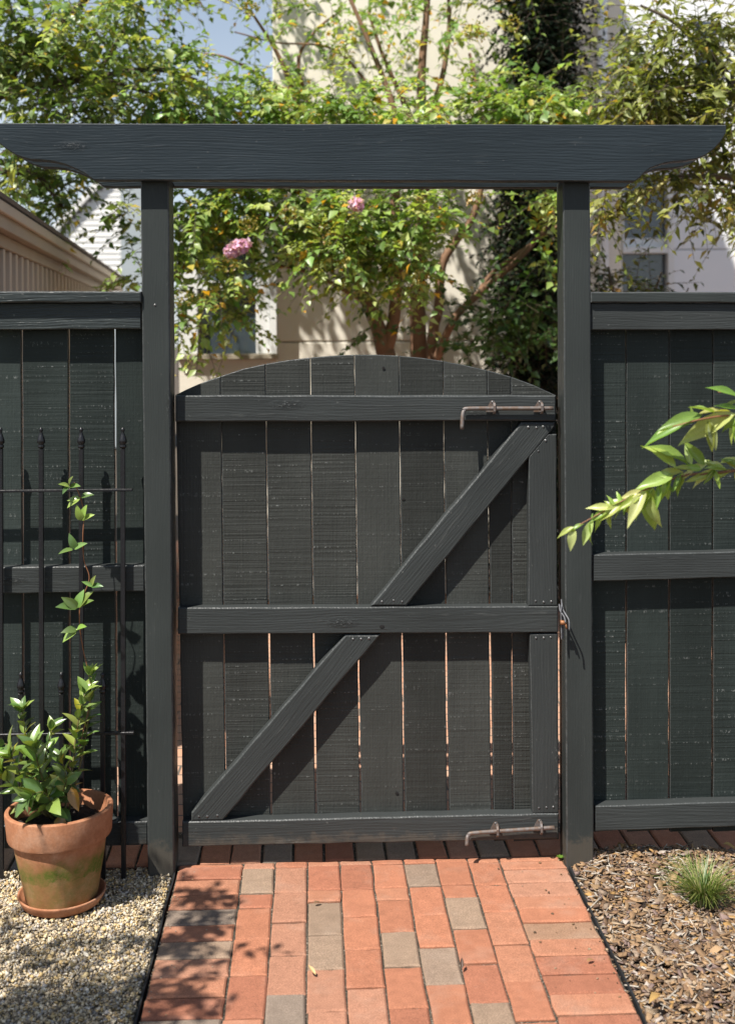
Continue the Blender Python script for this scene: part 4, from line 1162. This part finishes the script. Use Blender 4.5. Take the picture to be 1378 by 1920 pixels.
# ================================================================== POT, SAUCER, PLANT
pc = at_z(117, 1690); pc.z = 0.012
pot = empty('terracotta_pot', pc, 'weathered terracotta flowerpot with green algae stain', 'flowerpot')
zr = 0.262
prof = [(0.0, 0.004), (0.098, 0.004), (0.103, 0.008), (0.110, 0.05), (0.1235, 0.12), (0.133, zr - 0.086), (0.1335, zr - 0.082), (0.146, zr - 0.080), (0.1485, zr - 0.074), (0.154, zr - 0.01), (0.1535, zr - 0.003), (0.150, zr), (0.142, zr), (0.139, zr - 0.004), (0.133, zr - 0.06), (0.128, zr - 0.10), (0.0, zr - 0.10)]
V, Fc = lathe_geo(prof, 56, 0.004)
body = link('body', mesh_from('body', V, Fc, M['terracotta'], True), pot, pc, (R(-1.2), R(-1.6), 0))
md = body.modifiers.new('edges', 'EDGE_SPLIT'); md.split_angle = R(40)
# potting soil with lumps
n = 40; V, Fc = [(0, 0, 0.006)], []
for i in range(1, 8):
    for k in range(n):
        r = 0.134 * i / 7; th = 2 * math.pi * k / n
        V.append((r * math.cos(th), r * math.sin(th), random.uniform(-0.006, 0.008) - 0.004 * (i == 7)))
for k in range(n): Fc.append((0, 1 + k, 1 + (k + 1) % n))
for i in range(6):
    for k in range(n):
        a, b = 1 + i * n + k, 1 + i * n + (k + 1) % n
        Fc.append((a, a + n, b + n, b))
link('soil', mesh_from('soil', V, Fc, M['pot_soil']), pot, pc + Vector((0, 0, zr - 0.045)))
sp = pc.copy(); sp.z = 0.0
saucer = link('saucer', None, None, sp) if False else None
prof = [(0.0, 0.0), (0.108, 0.0), (0.114, 0.004), (0.125, 0.026), (0.1255, 0.030), (0.122, 0.031), (0.119, 0.029), (0.109, 0.010), (0.0, 0.010)]
V, Fc = lathe_geo(prof, 56, 0.005)
saucer = link('pot_saucer', mesh_from('pot_saucer', V, Fc, M['terracotta2'], True), None, sp + Vector((0, 0, 0.002)))
tag(saucer, 'round terracotta saucer on the gravel under the flowerpot', 'saucer')

def leaf_mesh(name, mat, wid, seg=6, fold=0.22, curl=0.28, wave=0.0, shape=1.0):
    """single leaf of unit length along +X, lying in XY, midrib fold, curling down to the tip"""
    V, Fc = [], []
    for i in range(seg + 1):
        t = i / seg
        w = wid * 0.5 * (math.sin(math.pi * t ** (0.75 * shape)) ** 0.85) if 0 < t < 1 else 0.004
        z = -curl * t * t + 0.10 * t
        wz = wave * math.sin(t * 9)
        V += [(t, w, z + fold * w + wz), (t, w * 0.5, z + fold * w * 0.35 + wz * .5), (t, 0, z), (t, -w * 0.5, z + fold * w * 0.35 - wz * .5), (t, -w, z + fold * w - wz)]
    for i in range(seg):
        for k in range(4):
            a = i * 5 + k
            Fc.append((a, a + 1, a + 6, a + 5))
    return mesh_from(name, V, Fc, mat, True)
POT_LEAVES = [leaf_mesh('leaf', M['pot_leaf'], 0.50, 5, 0.35, 0.30), leaf_mesh('leaf', M['pot_leaf'], 0.44, 5, 0.5, 0.15), leaf_mesh('leaf', M['pot_leaf'], 0.55, 5, 0.2, 0.45)]
def frame(d, nrm):
    d = Vector(d).normalized(); nrm = Vector(nrm)
    nrm = (nrm - d * nrm.dot(d)).normalized()
    s = nrm.cross(d)
    return Matrix(((d.x, s.x, nrm.x), (d.y, s.y, nrm.y), (d.z, s.z, nrm.z)))
def put_leaf(meshes, p, d, nrm, size, col, parent):
    o = link('leaf', random.choice(meshes), parent, p, frame(d, nrm))
    o.scale = (size, size * random.uniform(0.85, 1.15), size)
    o.color = (*col, 1)
    return o
def rv(s=1.0): return Vector((random.gauss(0, 1), random.gauss(0, 1), random.gauss(0, 1))) * s

plant = empty('potted_plant', pc + Vector((0, 0, zr - 0.05)), 'glossy leaved climbing plant growing in the terracotta flowerpot', 'plant')
PG = [(0.17, 0.26, 0.06), (0.13, 0.21, 0.05), (0.24, 0.32, 0.075), (0.08, 0.14, 0.04)]
PY = [(0.30, 0.29, 0.03), (0.22, 0.25, 0.03)]
dp = (pc - CAM).dot(_F)
def stem_pts(pts): return [at_d(x, y, dp + dz) for x, y, dz in pts]
def shoot(pts, r, sizes, dens, mat='stem', whorl=True, pal=PG, yellow=0.05, leaf_start=0.15):
    P = bez(stem_pts(pts), 6)
    tube('stem', P, [r * (1 - 0.6 * i / (len(P) - 1)) for i in range(len(P))], M[mat], plant, 6)
    n = len(P)
    L = [0]
    for i in range(1, n): L.append(L[-1] + (P[i] - P[i - 1]).length)
    tot = L[-1]
    s = tot * leaf_start; phase = random.uniform(0, 6)
    while s < tot:
        i = max(j for j in range(n) if L[j] <= s); i = min(i, n - 2)
        f = (s - L[i]) / max(1e-6, L[i + 1] - L[i])
        p = P[i].lerp(P[i + 1], f); t = (P[i + 1] - P[i]).normalized()
        q = s / tot
        k = 2
        for m in range(k):
            th = phase + m * math.pi + random.uniform(-.3, .3)
            a = t.cross(Vector((0.3, 1, 0.1))).normalized(); b = t.cross(a)
            out = a * math.cos(th) + b * math.sin(th)
            d = out * (1.0 - 0.45 * q) + t * (0.30 + 0.55 * q) + rv(0.10)
            nr = t * 1.0 - out * 0.3 + Vector((-0.25, -0.35, 0.5)) + rv(0.15)
            size = 1.25 * random.uniform(*sizes) * (1.0 if q < 0.85 else 0.75)
            col = random.choice(PY) if random.random() < yellow else tuple(c * random.uniform(0.85, 1.2) for c in random.choice(pal))
            put_leaf(POT_LEAVES, p, d, nr, size, col, plant)
        phase += 1.35
        s += dens
    # terminal rosette
    for m in range(5):
        th = m * 1.257 + random.uniform(-.3, .3)
        t = (P[-1] - P[-3]).normalized()
        a = t.cross(Vector((0.3, 1, 0.1))).normalized(); b = t.cross(a)
        d = (a * math.cos(th) + b * math.sin(th)) * 0.6 + t * 0.9
        put_leaf(POT_LEAVES, P[-1], d, t + Vector((-.3, -.4, .3)), random.uniform(*sizes) * 1.2, tuple(c * 1.15 for c in random.choice(pal)), plant)
shoot([(95, 1530, 0), (70, 1470, .0), (52, 1400, .02), (43, 1335, .02)], .004, (.036, .050), .022)
shoot([(105, 1530, -.02), (88, 1480, -.05), (74, 1440, -.07), (66, 1405, -.08)], .004, (.045, .062), .022, yellow=.08)
shoot([(120, 1530, .0), (135, 1450, .05), (142, 1390, .08), (150, 1340, .09), (160, 1300, .10)], .004, (.036, .050), .020)
shoot([(130, 1520, .02), (158, 1400, .09), (170, 1310, .11), (172, 1268, .12)], .0035, (.034, .046), .026, leaf_start=.4)
shoot([(100, 1535, -.03), (60, 1500, -.05), (25, 1475, -.06), (5, 1450, -.06)], .0035, (.045, .060), .024, yellow=.10)
shoot([(100, 1530, -.05), (95, 1500, -.09), (80, 1485, -.11), (62, 1490, -.13)], .003, (.045, .062), .022, yellow=.05)
shoot([(110, 1530, -.03), (118, 1490, -.06), (125, 1460, -.08), (118, 1430, -.08)], .003, (.042, .055), .022, yellow=.12)
shoot([(95, 1530, .0), (84, 1440, .0), (92, 1390, -.02), (98, 1370, -.02)], .003, (.034, .046), .024, leaf_start=.3)
shoot([(90, 1530, -.05), (50, 1500, -.08), (35, 1440, -.08), (22, 1420, -.08)], .003, (.038, .05), .024, leaf_start=.3)
shoot([(90, 1530, .03), (60, 1450, .05), (20, 1400, .06), (-5, 1395, .06)], .003, (.04, .055), .026, yellow=.06)
# thin vine climbing the trellis bar
P = bez(stem_pts([(150, 1400, .08), (170, 1310, .11), (166, 1260, .12), (156, 1215, .12), (150, 1170, .10), (152, 1130, .10), (168, 1085, .11), (158, 1050, .11), (156, 1005, .10), (158, 965, .11), (152, 935, .11), (140, 905, .10)]), 6)
tube('vine', P, 0.0016, M['stem_red'], plant, 5)
for (x, y, pairs, sz) in [(148, 1140, [(-1, .3), (-.8, .7), (.9, .6), (.2, 1), (.5, .9)], .045), (146, 1180, [(-1, -.5), (-.8, .2), (.5, .3)], .043), (140, 1030, [(-.4, 1), (-1, -.15), (.5, .25)], .042),
                          (155, 975, [(-.4, .9), (.9, .4), (.2, 1)], .036), (152, 935, [(-1, .1), (.9, .45), (-.7, -.3)], .034), (130, 912, [(-.8, .3), (.1, 1), (.6, .1), (-.3, -.4)], .030), (172, 1100, [(-.7, .4), (.9, .2), (.3, .8)], .030)]:
    p = at_d(x, y, dp + .10)
    for a, b in pairs:
        d = Vector((a, random.uniform(-.7, -.1), b))
        put_leaf(POT_LEAVES, p + rv(.002), d, Vector((-.3, -.7, .7)) + rv(.15), 1.3 * sz * random.uniform(.85, 1.15), tuple(c * random.uniform(1.0, 1.35) for c in random.choice(PG)), plant)
# orange withered leaves in the pot
for x, y, d in ((135, 1475, (.3, -.3, -.8)), (112, 1528, (.25, -.5, -.7))):
    p = at_d(x, y, dp - .08)
    put_leaf(POT_LEAVES, p, Vector(d), Vector((-.2, -1, .4)), .07, (0.33, 0.17, 0.03), plant)

# ================================================================== GRAVEL and MULCH
def scatter_pebbles(n):
    ico = np.array([(1, 0, 0), (-1, 0, 0), (0, 1, 0), (0, -1, 0), (0, 0, 1), (0, 0, -1)], float)
    tri = np.array([(0, 2, 4), (2, 1, 4), (1, 3, 4), (3, 0, 4), (2, 0, 5), (1, 2, 5), (3, 1, 5), (0, 3, 5)])
    v = rng.uniform(-1.55, -0.018, n); u = rng.uniform(-1.45, SEAM - 0.005, n)
    keep = np.ones(n, bool)
    e = np.array(eL0)
    pos = e[None] + np.array(pacr)[None] * (v[:, None] + v0) + np.array(pdir)[None] * u[:, None]
    # leave the saucer's footprint free
    dd = np.hypot(pos[:, 0] - sp.x, pos[:, 1] - sp.y)
    keep &= dd > 0.108
    pos = pos[keep]; n = len(pos)
    r = rng.gamma(4, 0.00078, n) + 0.0010
    lift = rng.random(n) ** 2
    pos[:, 2] = -0.012 + lift * 0.010 + 0.005 * np.sin(pos[:, 0] * 9) * np.cos(pos[:, 1] * 7)
    # random rotation + anisotropic scale + noise
    sc = rng.uniform(0.65, 1.25, (n, 1, 3)) * r[:, None, None] * np.array([1, 1, 0.8])
    V = (ico[None] * rng.uniform(0.7, 1.25, (n, 6, 1)) + rng.normal(0, 0.22, (n, 6, 3))) * sc
    a = rng.uniform(0, 2 * np.pi, n); b = rng.normal(0, 0.5, n)
    ca, sa, cb, sb = np.cos(a), np.sin(a), np.cos(b), np.sin(b)
    x, y, z = V[..., 0], V[..., 1], V[..., 2]
    y, z = y * cb[:, None] - z * sb[:, None], y * sb[:, None] + z * cb[:, None]
    x, y = x * ca[:, None] - y * sa[:, None], x * sa[:, None] + y * ca[:, None]
    V = np.stack([x, y, z], -1) + pos[:, None]
    pal = np.array([(0.62, 0.50, 0.33), (0.72, 0.62, 0.45), (0.58, 0.41, 0.19), (0.46, 0.37, 0.26), (0.42, 0.385, 0.35), (0.80, 0.72, 0.58), (0.22, 0.18, 0.135), (0.66, 0.51, 0.27)])
    cc = pal[rng.choice(len(pal), n, p=[.20, .14, .12, .16, .13, .07, .09, .09])] * rng.uniform(0.7, 1.12, (n, 1))
    Fc = (tri[None] + (np.arange(n) * 6)[:, None, None]).reshape(-1, 3)
    o = link('gravel', tri_mesh('gravel', V.reshape(-1, 3), Fc, M['pebble'], cc, 6, False))
    tag(o, 'pale tan and grey gravel beside the brick path', 'gravel', kind='stuff')
gb_ = link('gravel_bed', mesh_from('gravel_bed', [pw(v0 - 2.6, -2.6, -0.014), pw(v0 - 0.012, -2.6, -0.014), pw(v0 - 0.012, SEAM, -0.014), pw(v0 - 2.6, SEAM, -0.014)], [(0, 1, 2, 3)], M['gravel_base']))
tag(gb_, 'sandy ground under the gravel', 'ground', kind='structure')
scatter_pebbles(105000)

def scatter_chips(n):
    cube = np.array([(-1, -1, -1), (1, -1, -1), (1, 1, -1), (-1, 1, -1), (-1, -1, 1), (1, -1, 1), (1, 1, 1), (-1, 1, 1)], float) * 0.5
    quad = np.array([(3, 2, 1, 0), (4, 5, 6, 7), (0, 1, 5, 4), (1, 2, 6, 5), (2, 3, 7, 6), (3, 0, 4, 7)])
    v = rng.uniform(0.016, 1.35, n) + v1; u = rng.uniform(-1.25, SEAM - 0.004, n)
    pos = np.array(eL0)[None] + np.array(pacr)[None] * v[:, None] + np.array(pdir)[None] * u[:, None]
    L = rng.gamma(2.4, 0.0062, n) + 0.0055
    W = L * rng.uniform(0.18, 0.7, n); W = np.minimum(W, 0.02)
    T = rng.uniform(0.0015, 0.005, n)
    sliver = rng.random(n) < 0.12
    W[sliver] = rng.uniform(0.002, 0.005, sliver.sum()); L[sliver] *= 1.6
    V = cube[None] * np.stack([L, W, T], -1)[:, None, :]
    V = V * rng.uniform(0.55, 1.15, (n, 8, 1))
    a = rng.uniform(0, 2 * np.pi, n); b = rng.normal(0, 0.28, n); c = rng.normal(0, 0.35, n)
    x, y, z = V[..., 0], V[..., 1], V[..., 2]
    y, z = y * np.cos(c)[:, None] - z * np.sin(c)[:, None], y * np.sin(c)[:, None] + z * np.cos(c)[:, None]
    x, z = x * np.cos(b)[:, None] - z * np.sin(b)[:, None], x * np.sin(b)[:, None] + z * np.cos(b)[:, None]
    x, y = x * np.cos(a)[:, None] - y * np.sin(a)[:, None], x * np.sin(a)[:, None] + y * np.cos(a)[:, None]
    hump = 0.012 * (np.sin(pos[:, 0] * 8 + 1) * np.cos(pos[:, 1] * 9) + 0.6 * np.sin(pos[:, 0] * 17) * np.sin(pos[:, 1] * 15))
    far = np.clip((u + 0.6) / 0.6, 0, 1) * 0.012
    near_edge = np.clip((v - v1) / 0.08, 0, 1)
    pos[:, 2] = -0.012 + rng.random(n) * 0.014 + near_edge * (hump + far + 0.004)
    V = np.stack([x, y, z], -1) + pos[:, None]
    pal = np.array([(0.25, 0.155, 0.085), (0.31, 0.20, 0.11), (0.18, 0.11, 0.065), (0.27, 0.20, 0.145), (0.36, 0.265, 0.175), (0.10, 0.065, 0.045), (0.40, 0.34, 0.29), (0.34, 0.20, 0.075), (0.20, 0.14, 0.12)])
    cc = pal[rng.choice(len(pal), n, p=[.20, .17, .14, .12, .09, .10, .05, .05, .08])] * rng.uniform(0.8, 1.2, (n, 1))
    cc[sliver] = np.array([(0.42, 0.37, 0.31)]) * rng.uniform(0.6, 1.2, (sliver.sum(), 1))
    Fc = (quad[None] + (np.arange(n) * 8)[:, None, None]).reshape(-1, 4)
    o = link('bark_mulch', tri_mesh('bark_mulch', V.reshape(-1, 3), Fc, M['chip'], cc, 8))
    tag(o, 'brown bark mulch between the path and the right fence', 'mulch', kind='stuff')
# uneven soil under the mulch
N_ = 30; V, Fc = [], []
for i in range(N_ + 1):
    for j in range(N_ + 1):
        v = v1 + 0.012 + 1.6 * i / N_; u = -2.4 + (SEAM + 2.4) * j / N_
        q = pw(v, u)
        h = 0.012 * (math.sin(q.x * 8 + 1) * math.cos(q.y * 9) + 0.6 * math.sin(q.x * 17) * math.sin(q.y * 15))
        ne = min(1, (v - v1) / 0.08)
        V.append((q.x, q.y, -0.012 + ne * (h + min(1, max(0, (u + .6) / .6)) * .012)))
for i in range(N_):
    for j in range(N_):
        a = i * (N_ + 1) + j
        Fc.append((a, a + N_ + 1, a + N_ + 2, a + 1))
mb = link('mulch_bed', mesh_from('mulch_bed', V, Fc, M['soil'], True)); tag(mb, 'dark soil under the bark mulch', 'ground', kind='structure')
scatter_chips(26000)

# bits of gravel and bark strayed onto the bricks
def stray(n, vlo, vhi, pal, lo, hi, name, label, cat, mat):
    t = np.array([(-1, -1, -1), (1, -1, -1), (1, 1, -1), (-1, 1, -1), (-1, -1, 1), (1, -1, 1), (1, 1, 1), (-1, 1, 1)], float) * 0.5
    q = np.array([(3, 2, 1, 0), (4, 5, 6, 7), (0, 1, 5, 4), (1, 2, 6, 5), (2, 3, 7, 6), (3, 0, 4, 7)])
    f = rng.random(n) ** 3
    v = vlo + (vhi - vlo) * f; u = rng.uniform(-1.2, -0.06, n)
    pos = np.array(eL0)[None] + np.array(pacr)[None] * v[:, None] + np.array(pdir)[None] * u[:, None]
    L = rng.uniform(lo, hi, n); V = t[None] * np.stack([L, L * rng.uniform(.35, .9, n), L * .35], -1)[:, None, :] * rng.uniform(.6, 1.2, (n, 8, 1))
    a = rng.uniform(0, 6.28, n); x, y = V[..., 0].copy(), V[..., 1].copy()
    V[..., 0] = x * np.cos(a)[:, None] - y * np.sin(a)[:, None]; V[..., 1] = x * np.sin(a)[:, None] + y * np.cos(a)[:, None]
    pos[:, 2] = 0.0015 + L * .12
    V = V + pos[:, None]
    pal = np.array(pal); cc = pal[rng.integers(0, len(pal), n)] * rng.uniform(.8, 1.15, (n, 1))
    Fc = (q[None] + (np.arange(n) * 8)[:, None, None]).reshape(-1, 4)
    tag(link(name, tri_mesh(name, V.reshape(-1, 3), Fc, M[mat], cc, 8)), label, cat, kind='stuff')
stray(90, v0 + .002, v0 + .22, [(0.5, 0.42, 0.3), (0.4, 0.3, 0.18), (0.3, 0.27, 0.22)], .002, .005, 'stray_gravel', 'loose gravel crumbs strayed onto the left edge of the path', 'gravel', 'pebble')
stray(70, v1 - .002, v1 - .25, [(0.25, 0.155, 0.085), (0.36, 0.265, 0.175), (0.12, 0.08, 0.05)], .003, .008, 'stray_bark', 'loose bark crumbs strayed onto the right edge of the path', 'bark', 'chip')
# black edging strips along the path
for vv, lab in ((v0 - 0.0075, 'thin dark edging strip between the path and the gravel'), (v1 + 0.0075, 'thin dark edging strip between the path and the bark mulch')):
    pts = [pw(vv + random.uniform(-.0015, .0015), -2.6 + (SEAM + 2.6 - .01) * k / 24) for k in range(25)]
    V, Fc = [], []
    for k, q in enumerate(pts):
        for s_, z_ in ((-1, -.03), (-1, .002), (1, .002), (1, -.03)):
            w_ = q + pacr * (0.0024 * s_); V.append((w_.x, w_.y, z_ + (random.uniform(-.0015, .0015) if z_ > 0 else 0)))
    for k in range(24):
        for s_ in range(3):
            a = 4 * k + s_; Fc.append((a, a + 1, a + 5, a + 4))
    o = link('path_edging', mesh_from('path_edging', V, Fc, M['edging'])); tag(o, lab, 'edging', 'edging strips of the path')

# ================================================================== grass tuft, weed, litter
gc = at_z(1318, 1690); gc.z = 0.0
tuft = empty('grass_tuft', gc, 'small tuft of green grass growing in the bark mulch', 'grass')
def blades(n, h, spread, rad):
    V, Fc, cc = [], [], []
    for i in range(n):
        th = random.uniform(0, 6.283); r0 = rad * random.random() ** .5
        base = Vector((r0 * math.cos(th), r0 * math.sin(th), -0.005))
        th2 = th + random.uniform(-.6, .6)
        out = Vector((math.cos(th2), math.sin(th2), 0))
        L = h * random.uniform(.55, 1.1); bend = spread * random.uniform(.3, 1.25)
        w = random.uniform(.0012, .0022); sd = Vector((-out.y, out.x, 0))
        o = len(V)
        for k in range(4):
            t = k / 3
            p = base + Vector((0, 0, L * (t - .42 * bend * t * t))) + out * (L * bend * t * t * .9)
            ww = w * (1 - t * .85)
            V += [p - sd * ww, p + sd * ww]
        for k in range(3): Fc.append((o + 2 * k, o + 2 * k + 1, o + 2 * k + 3, o + 2 * k + 2))
        c = random.choice([(0.12, 0.20, 0.03), (0.08, 0.15, 0.025), (0.22, 0.26, 0.07), (0.30, 0.32, 0.10)] if random.random() > .12 else [(0.42, 0.36, 0.2)])
        cc.append(c)
    return tri_mesh('blades', np.array([tuple(v) for v in V]), np.array(Fc), M['grass'], np.array(cc), 8)
b_ = link('blades', blades(520, 0.14, 1.0, 0.036), tuft, gc); tag(b_, kind='stuff')
wc = at_z(1049, 1608); wc.z = 0
weed = empty('small_weed', wc, 'tiny green weed at the foot of the right gate post', 'weed')
WL = [leaf_mesh('leaf', M['young_leaf'], .5, 4)]
for i in range(8):
    th = i * .8
    put_leaf(WL, wc + Vector((0, -.01, .002)), (math.cos(th), math.sin(th), .7), (0, 0, 1), .016, (0.13, 0.24, 0.03), weed)
DRY = [leaf_mesh('fallen_leaf', M['dry_leaf'], .45, 5, .6, .4, .02), leaf_mesh('fallen_leaf', M['dry_leaf'], .38, 5, .9, -.3, .02)]
litter = [(592, 1828, .03, (0.50, 0.33, 0.14), 'pale curled dry leaf on the brick path'), (588, 1694, .024, (0.18, 0.10, 0.05), 'small dark dry leaf on a brick joint, upper part of the path'), (866, 1817, .026, (0.07, 0.035, 0.02), 'dark brown curled leaf beside a grey brick'),
          (1100, 1803, .024, (0.30, 0.17, 0.07), 'small tan dry leaf on the bricks by the mulch'), (1235, 1880, .045, (0.40, 0.25, 0.08), 'ochre dry leaf lying on the mulch in front'), (1355, 1593, .04, (0.45, 0.30, 0.10), 'ochre dry leaf on the mulch beneath the right fence')]
for x, y, s_, c_, lab in litter:
    p = at_z(x, y, .008)
    if x > 1150: p.z = .026
    o = link('fallen_leaf', random.choice(DRY), None, p, frame((random.uniform(-1, 1), random.uniform(-1, 1), .1), (0, -.1, 1)))
    o.scale = (s_, s_, s_); o.color = (*c_, 1); tag(o, lab, 'leaf', 'fallen leaves')

# ================================================================== leafy branch reaching in from the right
DB = 2.95
sap = empty('leafy_sapling', gpoint(1640, DB), 'bright green leafy branch reaching across in front of the right fence', 'branch')
limbs(sap, [[(1640, gy(DB), DB, .016), (1630, 1300, DB, .014), (1600, 1000, DB, .011), (1530, 880, DB, .007), (1470, 860, DB, .005), (1400, 878, DB, .004), (1330, 888, DB, .0032), (1290, 890, DB, .0028), (1240, 905, DB, .0024), (1180, 932, DB, .0019), (1120, 965, DB, .0015), (1075, 990, DB, .001)],
            [(1530, 880, DB, .005), (1450, 800, DB - .05, .0035), (1380, 780, DB - .05, .0028), (1320, 785, DB - .08, .0022), (1260, 800, DB - .08, .0015)],
            [(1470, 840, DB, .004), (1420, 770, DB - .05, .002), (1375, 740, DB - .05, .0015), (1345, 735, DB - .05, .001)]], M['stem_red'], 'stem')
BU = [leaf_mesh('leaf', M['young_leaf'], .26, 7, .6, .22, .02), leaf_mesh('leaf', M['young_leaf'], .30, 7, .45, .3, .025), leaf_mesh('leaf', M['young_leaf'], .24, 7, .8, .15, .02)]
BL = [leaf_mesh('leaf', M['young_leaf'], .32, 6, .5, .3, .03), leaf_mesh('leaf', M['young_leaf'], .28, 6, .8, .2, .035), leaf_mesh('leaf', M['young_leaf'], .36, 6, .4, .45, .03)]
YG = [(0.40, 0.48, 0.12), (0.33, 0.44, 0.095), (0.52, 0.57, 0.22), (0.22, 0.34, 0.06)]
def bleaf(x0, y0, x1, y1, face=(-.35, -.8, .55), dz=0, col=None, foreshort=1.3):
    """leaf whose base and tip are seen at these photo positions"""
    p, q = at_d(x0, y0, DB + dz), at_d(x1, y1, DB + dz)
    d = q - p
    size = d.length * foreshort
    dd = d + Vector((0, random.uniform(-.35, .25) * d.length, 0))
    put_leaf(BU if dz < 0 else BL, p, dd, Vector(face) + rv(.3), size, col or tuple(c * random.uniform(.9, 1.1) for c in random.choice(YG)), sap)
# lower spray, tip to stem
for a in [(1078, 988, 1050, 1002), (1076, 990, 1067, 1022), (1095, 982, 1073, 990), (1112, 975, 1096, 1014), (1105, 978, 1100, 1012), (1135, 962, 1118, 990), (1140, 958, 1143, 985), (1168, 940, 1138, 946), (1172, 938, 1148, 965), (1175, 936, 1168, 960),
          (1210, 918, 1176, 972), (1205, 922, 1172, 928), (1225, 915, 1190, 960), (1212, 920, 1224, 982), (1218, 930, 1226, 978), (1235, 908, 1228, 945), (1250, 900, 1252, 934), (1248, 898, 1200, 910), (1262, 890, 1205, 905), (1258, 896, 1240, 930), (1275, 888, 1262, 915), (1280, 892, 1266, 922),
          (1292, 873, 1225, 840), (1268, 880, 1228, 838), (1296, 872, 1288, 838), (1320, 872, 1288, 836), (1325, 870, 1295, 880), (1300, 885, 1272, 900), (1330, 885, 1295, 900), (1345, 880, 1320, 862), (1360, 882, 1330, 868), (1372, 880, 1345, 896), (1350, 868, 1378, 858), (1390, 880, 1360, 860), (1385, 878, 1378, 900)]:
    bleaf(*a)
for k in range(26):
    t_ = random.random(); x_ = 1090 + 290 * t_; y_ = 985 - 105 * min(1, t_ * 1.45)
    th_ = random.uniform(0, 6.28); l_ = random.uniform(22, 40)
    bleaf(x_, y_, x_ + l_ * math.cos(th_) - 12, y_ + l_ * math.sin(th_) * .8 + 6, foreshort=1.15)
# upper spray with longer leaves
for a in [(1318, 785, 1206, 840), (1312, 783, 1225, 805), (1316, 778, 1230, 800), (1340, 775, 1285, 760), (1370, 772, 1298, 770), (1378, 775, 1272, 830), (1330, 790, 1342, 845), (1326, 788, 1336, 848), (1380, 785, 1366, 833), (1376, 790, 1378, 835), (1385, 780, 1352, 808), (1385, 768, 1340, 760), (1384, 745, 1322, 725), (1390, 752, 1355, 762), (1300, 790, 1295, 760)]:
    bleaf(*a, dz=-.06, foreshort=1.02, col=tuple(c * random.uniform(.75, 1.0) for c in random.choice(YG)))

# ================================================================== shrub beyond the frame whose leaves shade the path
def shade_blob(px, py, h, r, n):
    t = at_z(px, py)
    p = t - LIGHT * (h / -LIGHT.z)
    return tuple(p), (r, r, r * .8), n
shr = empty('garden_shrub', (-1.75, -1.75, 0), 'leafy shrub beside the gravel, outside the picture on the left', 'shrub')
S = [shade_blob(395, 1700, 1.55, .045, 5), shade_blob(370, 1745, 1.6, .055, 7), shade_blob(340, 1790, 1.6, .06, 7), shade_blob(400, 1790, 1.5, .04, 4), shade_blob(410, 1735, 1.5, .035, 4), shade_blob(350, 1690, 1.6, .05, 5), shade_blob(300, 1850, 1.7, .07, 9), shade_blob(240, 1890, 1.7, .08, 20), shade_blob(270, 1680, 1.7, .05, 4), shade_blob(230, 1660, 1.7, .045, 4), shade_blob(120, 1895, 1.8, .09, 24), shade_blob(30, 1905, 1.8, .10, 24), shade_blob(180, 1880, 1.8, .06, 14), shade_blob(330, 1900, 1.6, .05, 5), shade_blob(200, 1780, 1.9, .05, 3), shade_blob(60, 1800, 1.9, .05, 3), shade_blob(130, 1770, 1.9, .05, 2), shade_blob(20, 1730, 1.9, .05, 3), shade_blob(250, 1740, 1.8, .04, 2)]
V, Fc, cc, tw = foliage([s[0] for s in S], [s[1] for s in S], [s[2] for s in S], 0.062, 0.03, G_FRESH, W_FRESH, per_twig=(7, 11), twig_len=(.10, .2), acc=2)
o_ = np.array(shr.location)
cr = link('crown', tri_mesh('crown', V - o_, Fc, M['leaf'], cc), shr, shr.location); tag(cr, kind='stuff')
link('twigs', twig_mesh('twigs', [tuple(p - o_ for p in t) for t in tw], M['bark_dark']), cr, shr.location)
V, Fc = [], []
for s in S:
    c = Vector(s[0]) - shr.location
    k = random.uniform(-.03, .03)
    tube_geo(bez([Vector((k, k, 0)), Vector((c.x * .25, c.y * .25, c.z * .55)), c], 5), [.014 - .011 * i / 10 for i in range(11)], 5, V, Fc)
link('stems', mesh_from('stems', V, Fc, M['bark_dark'], True), shr, shr.location)
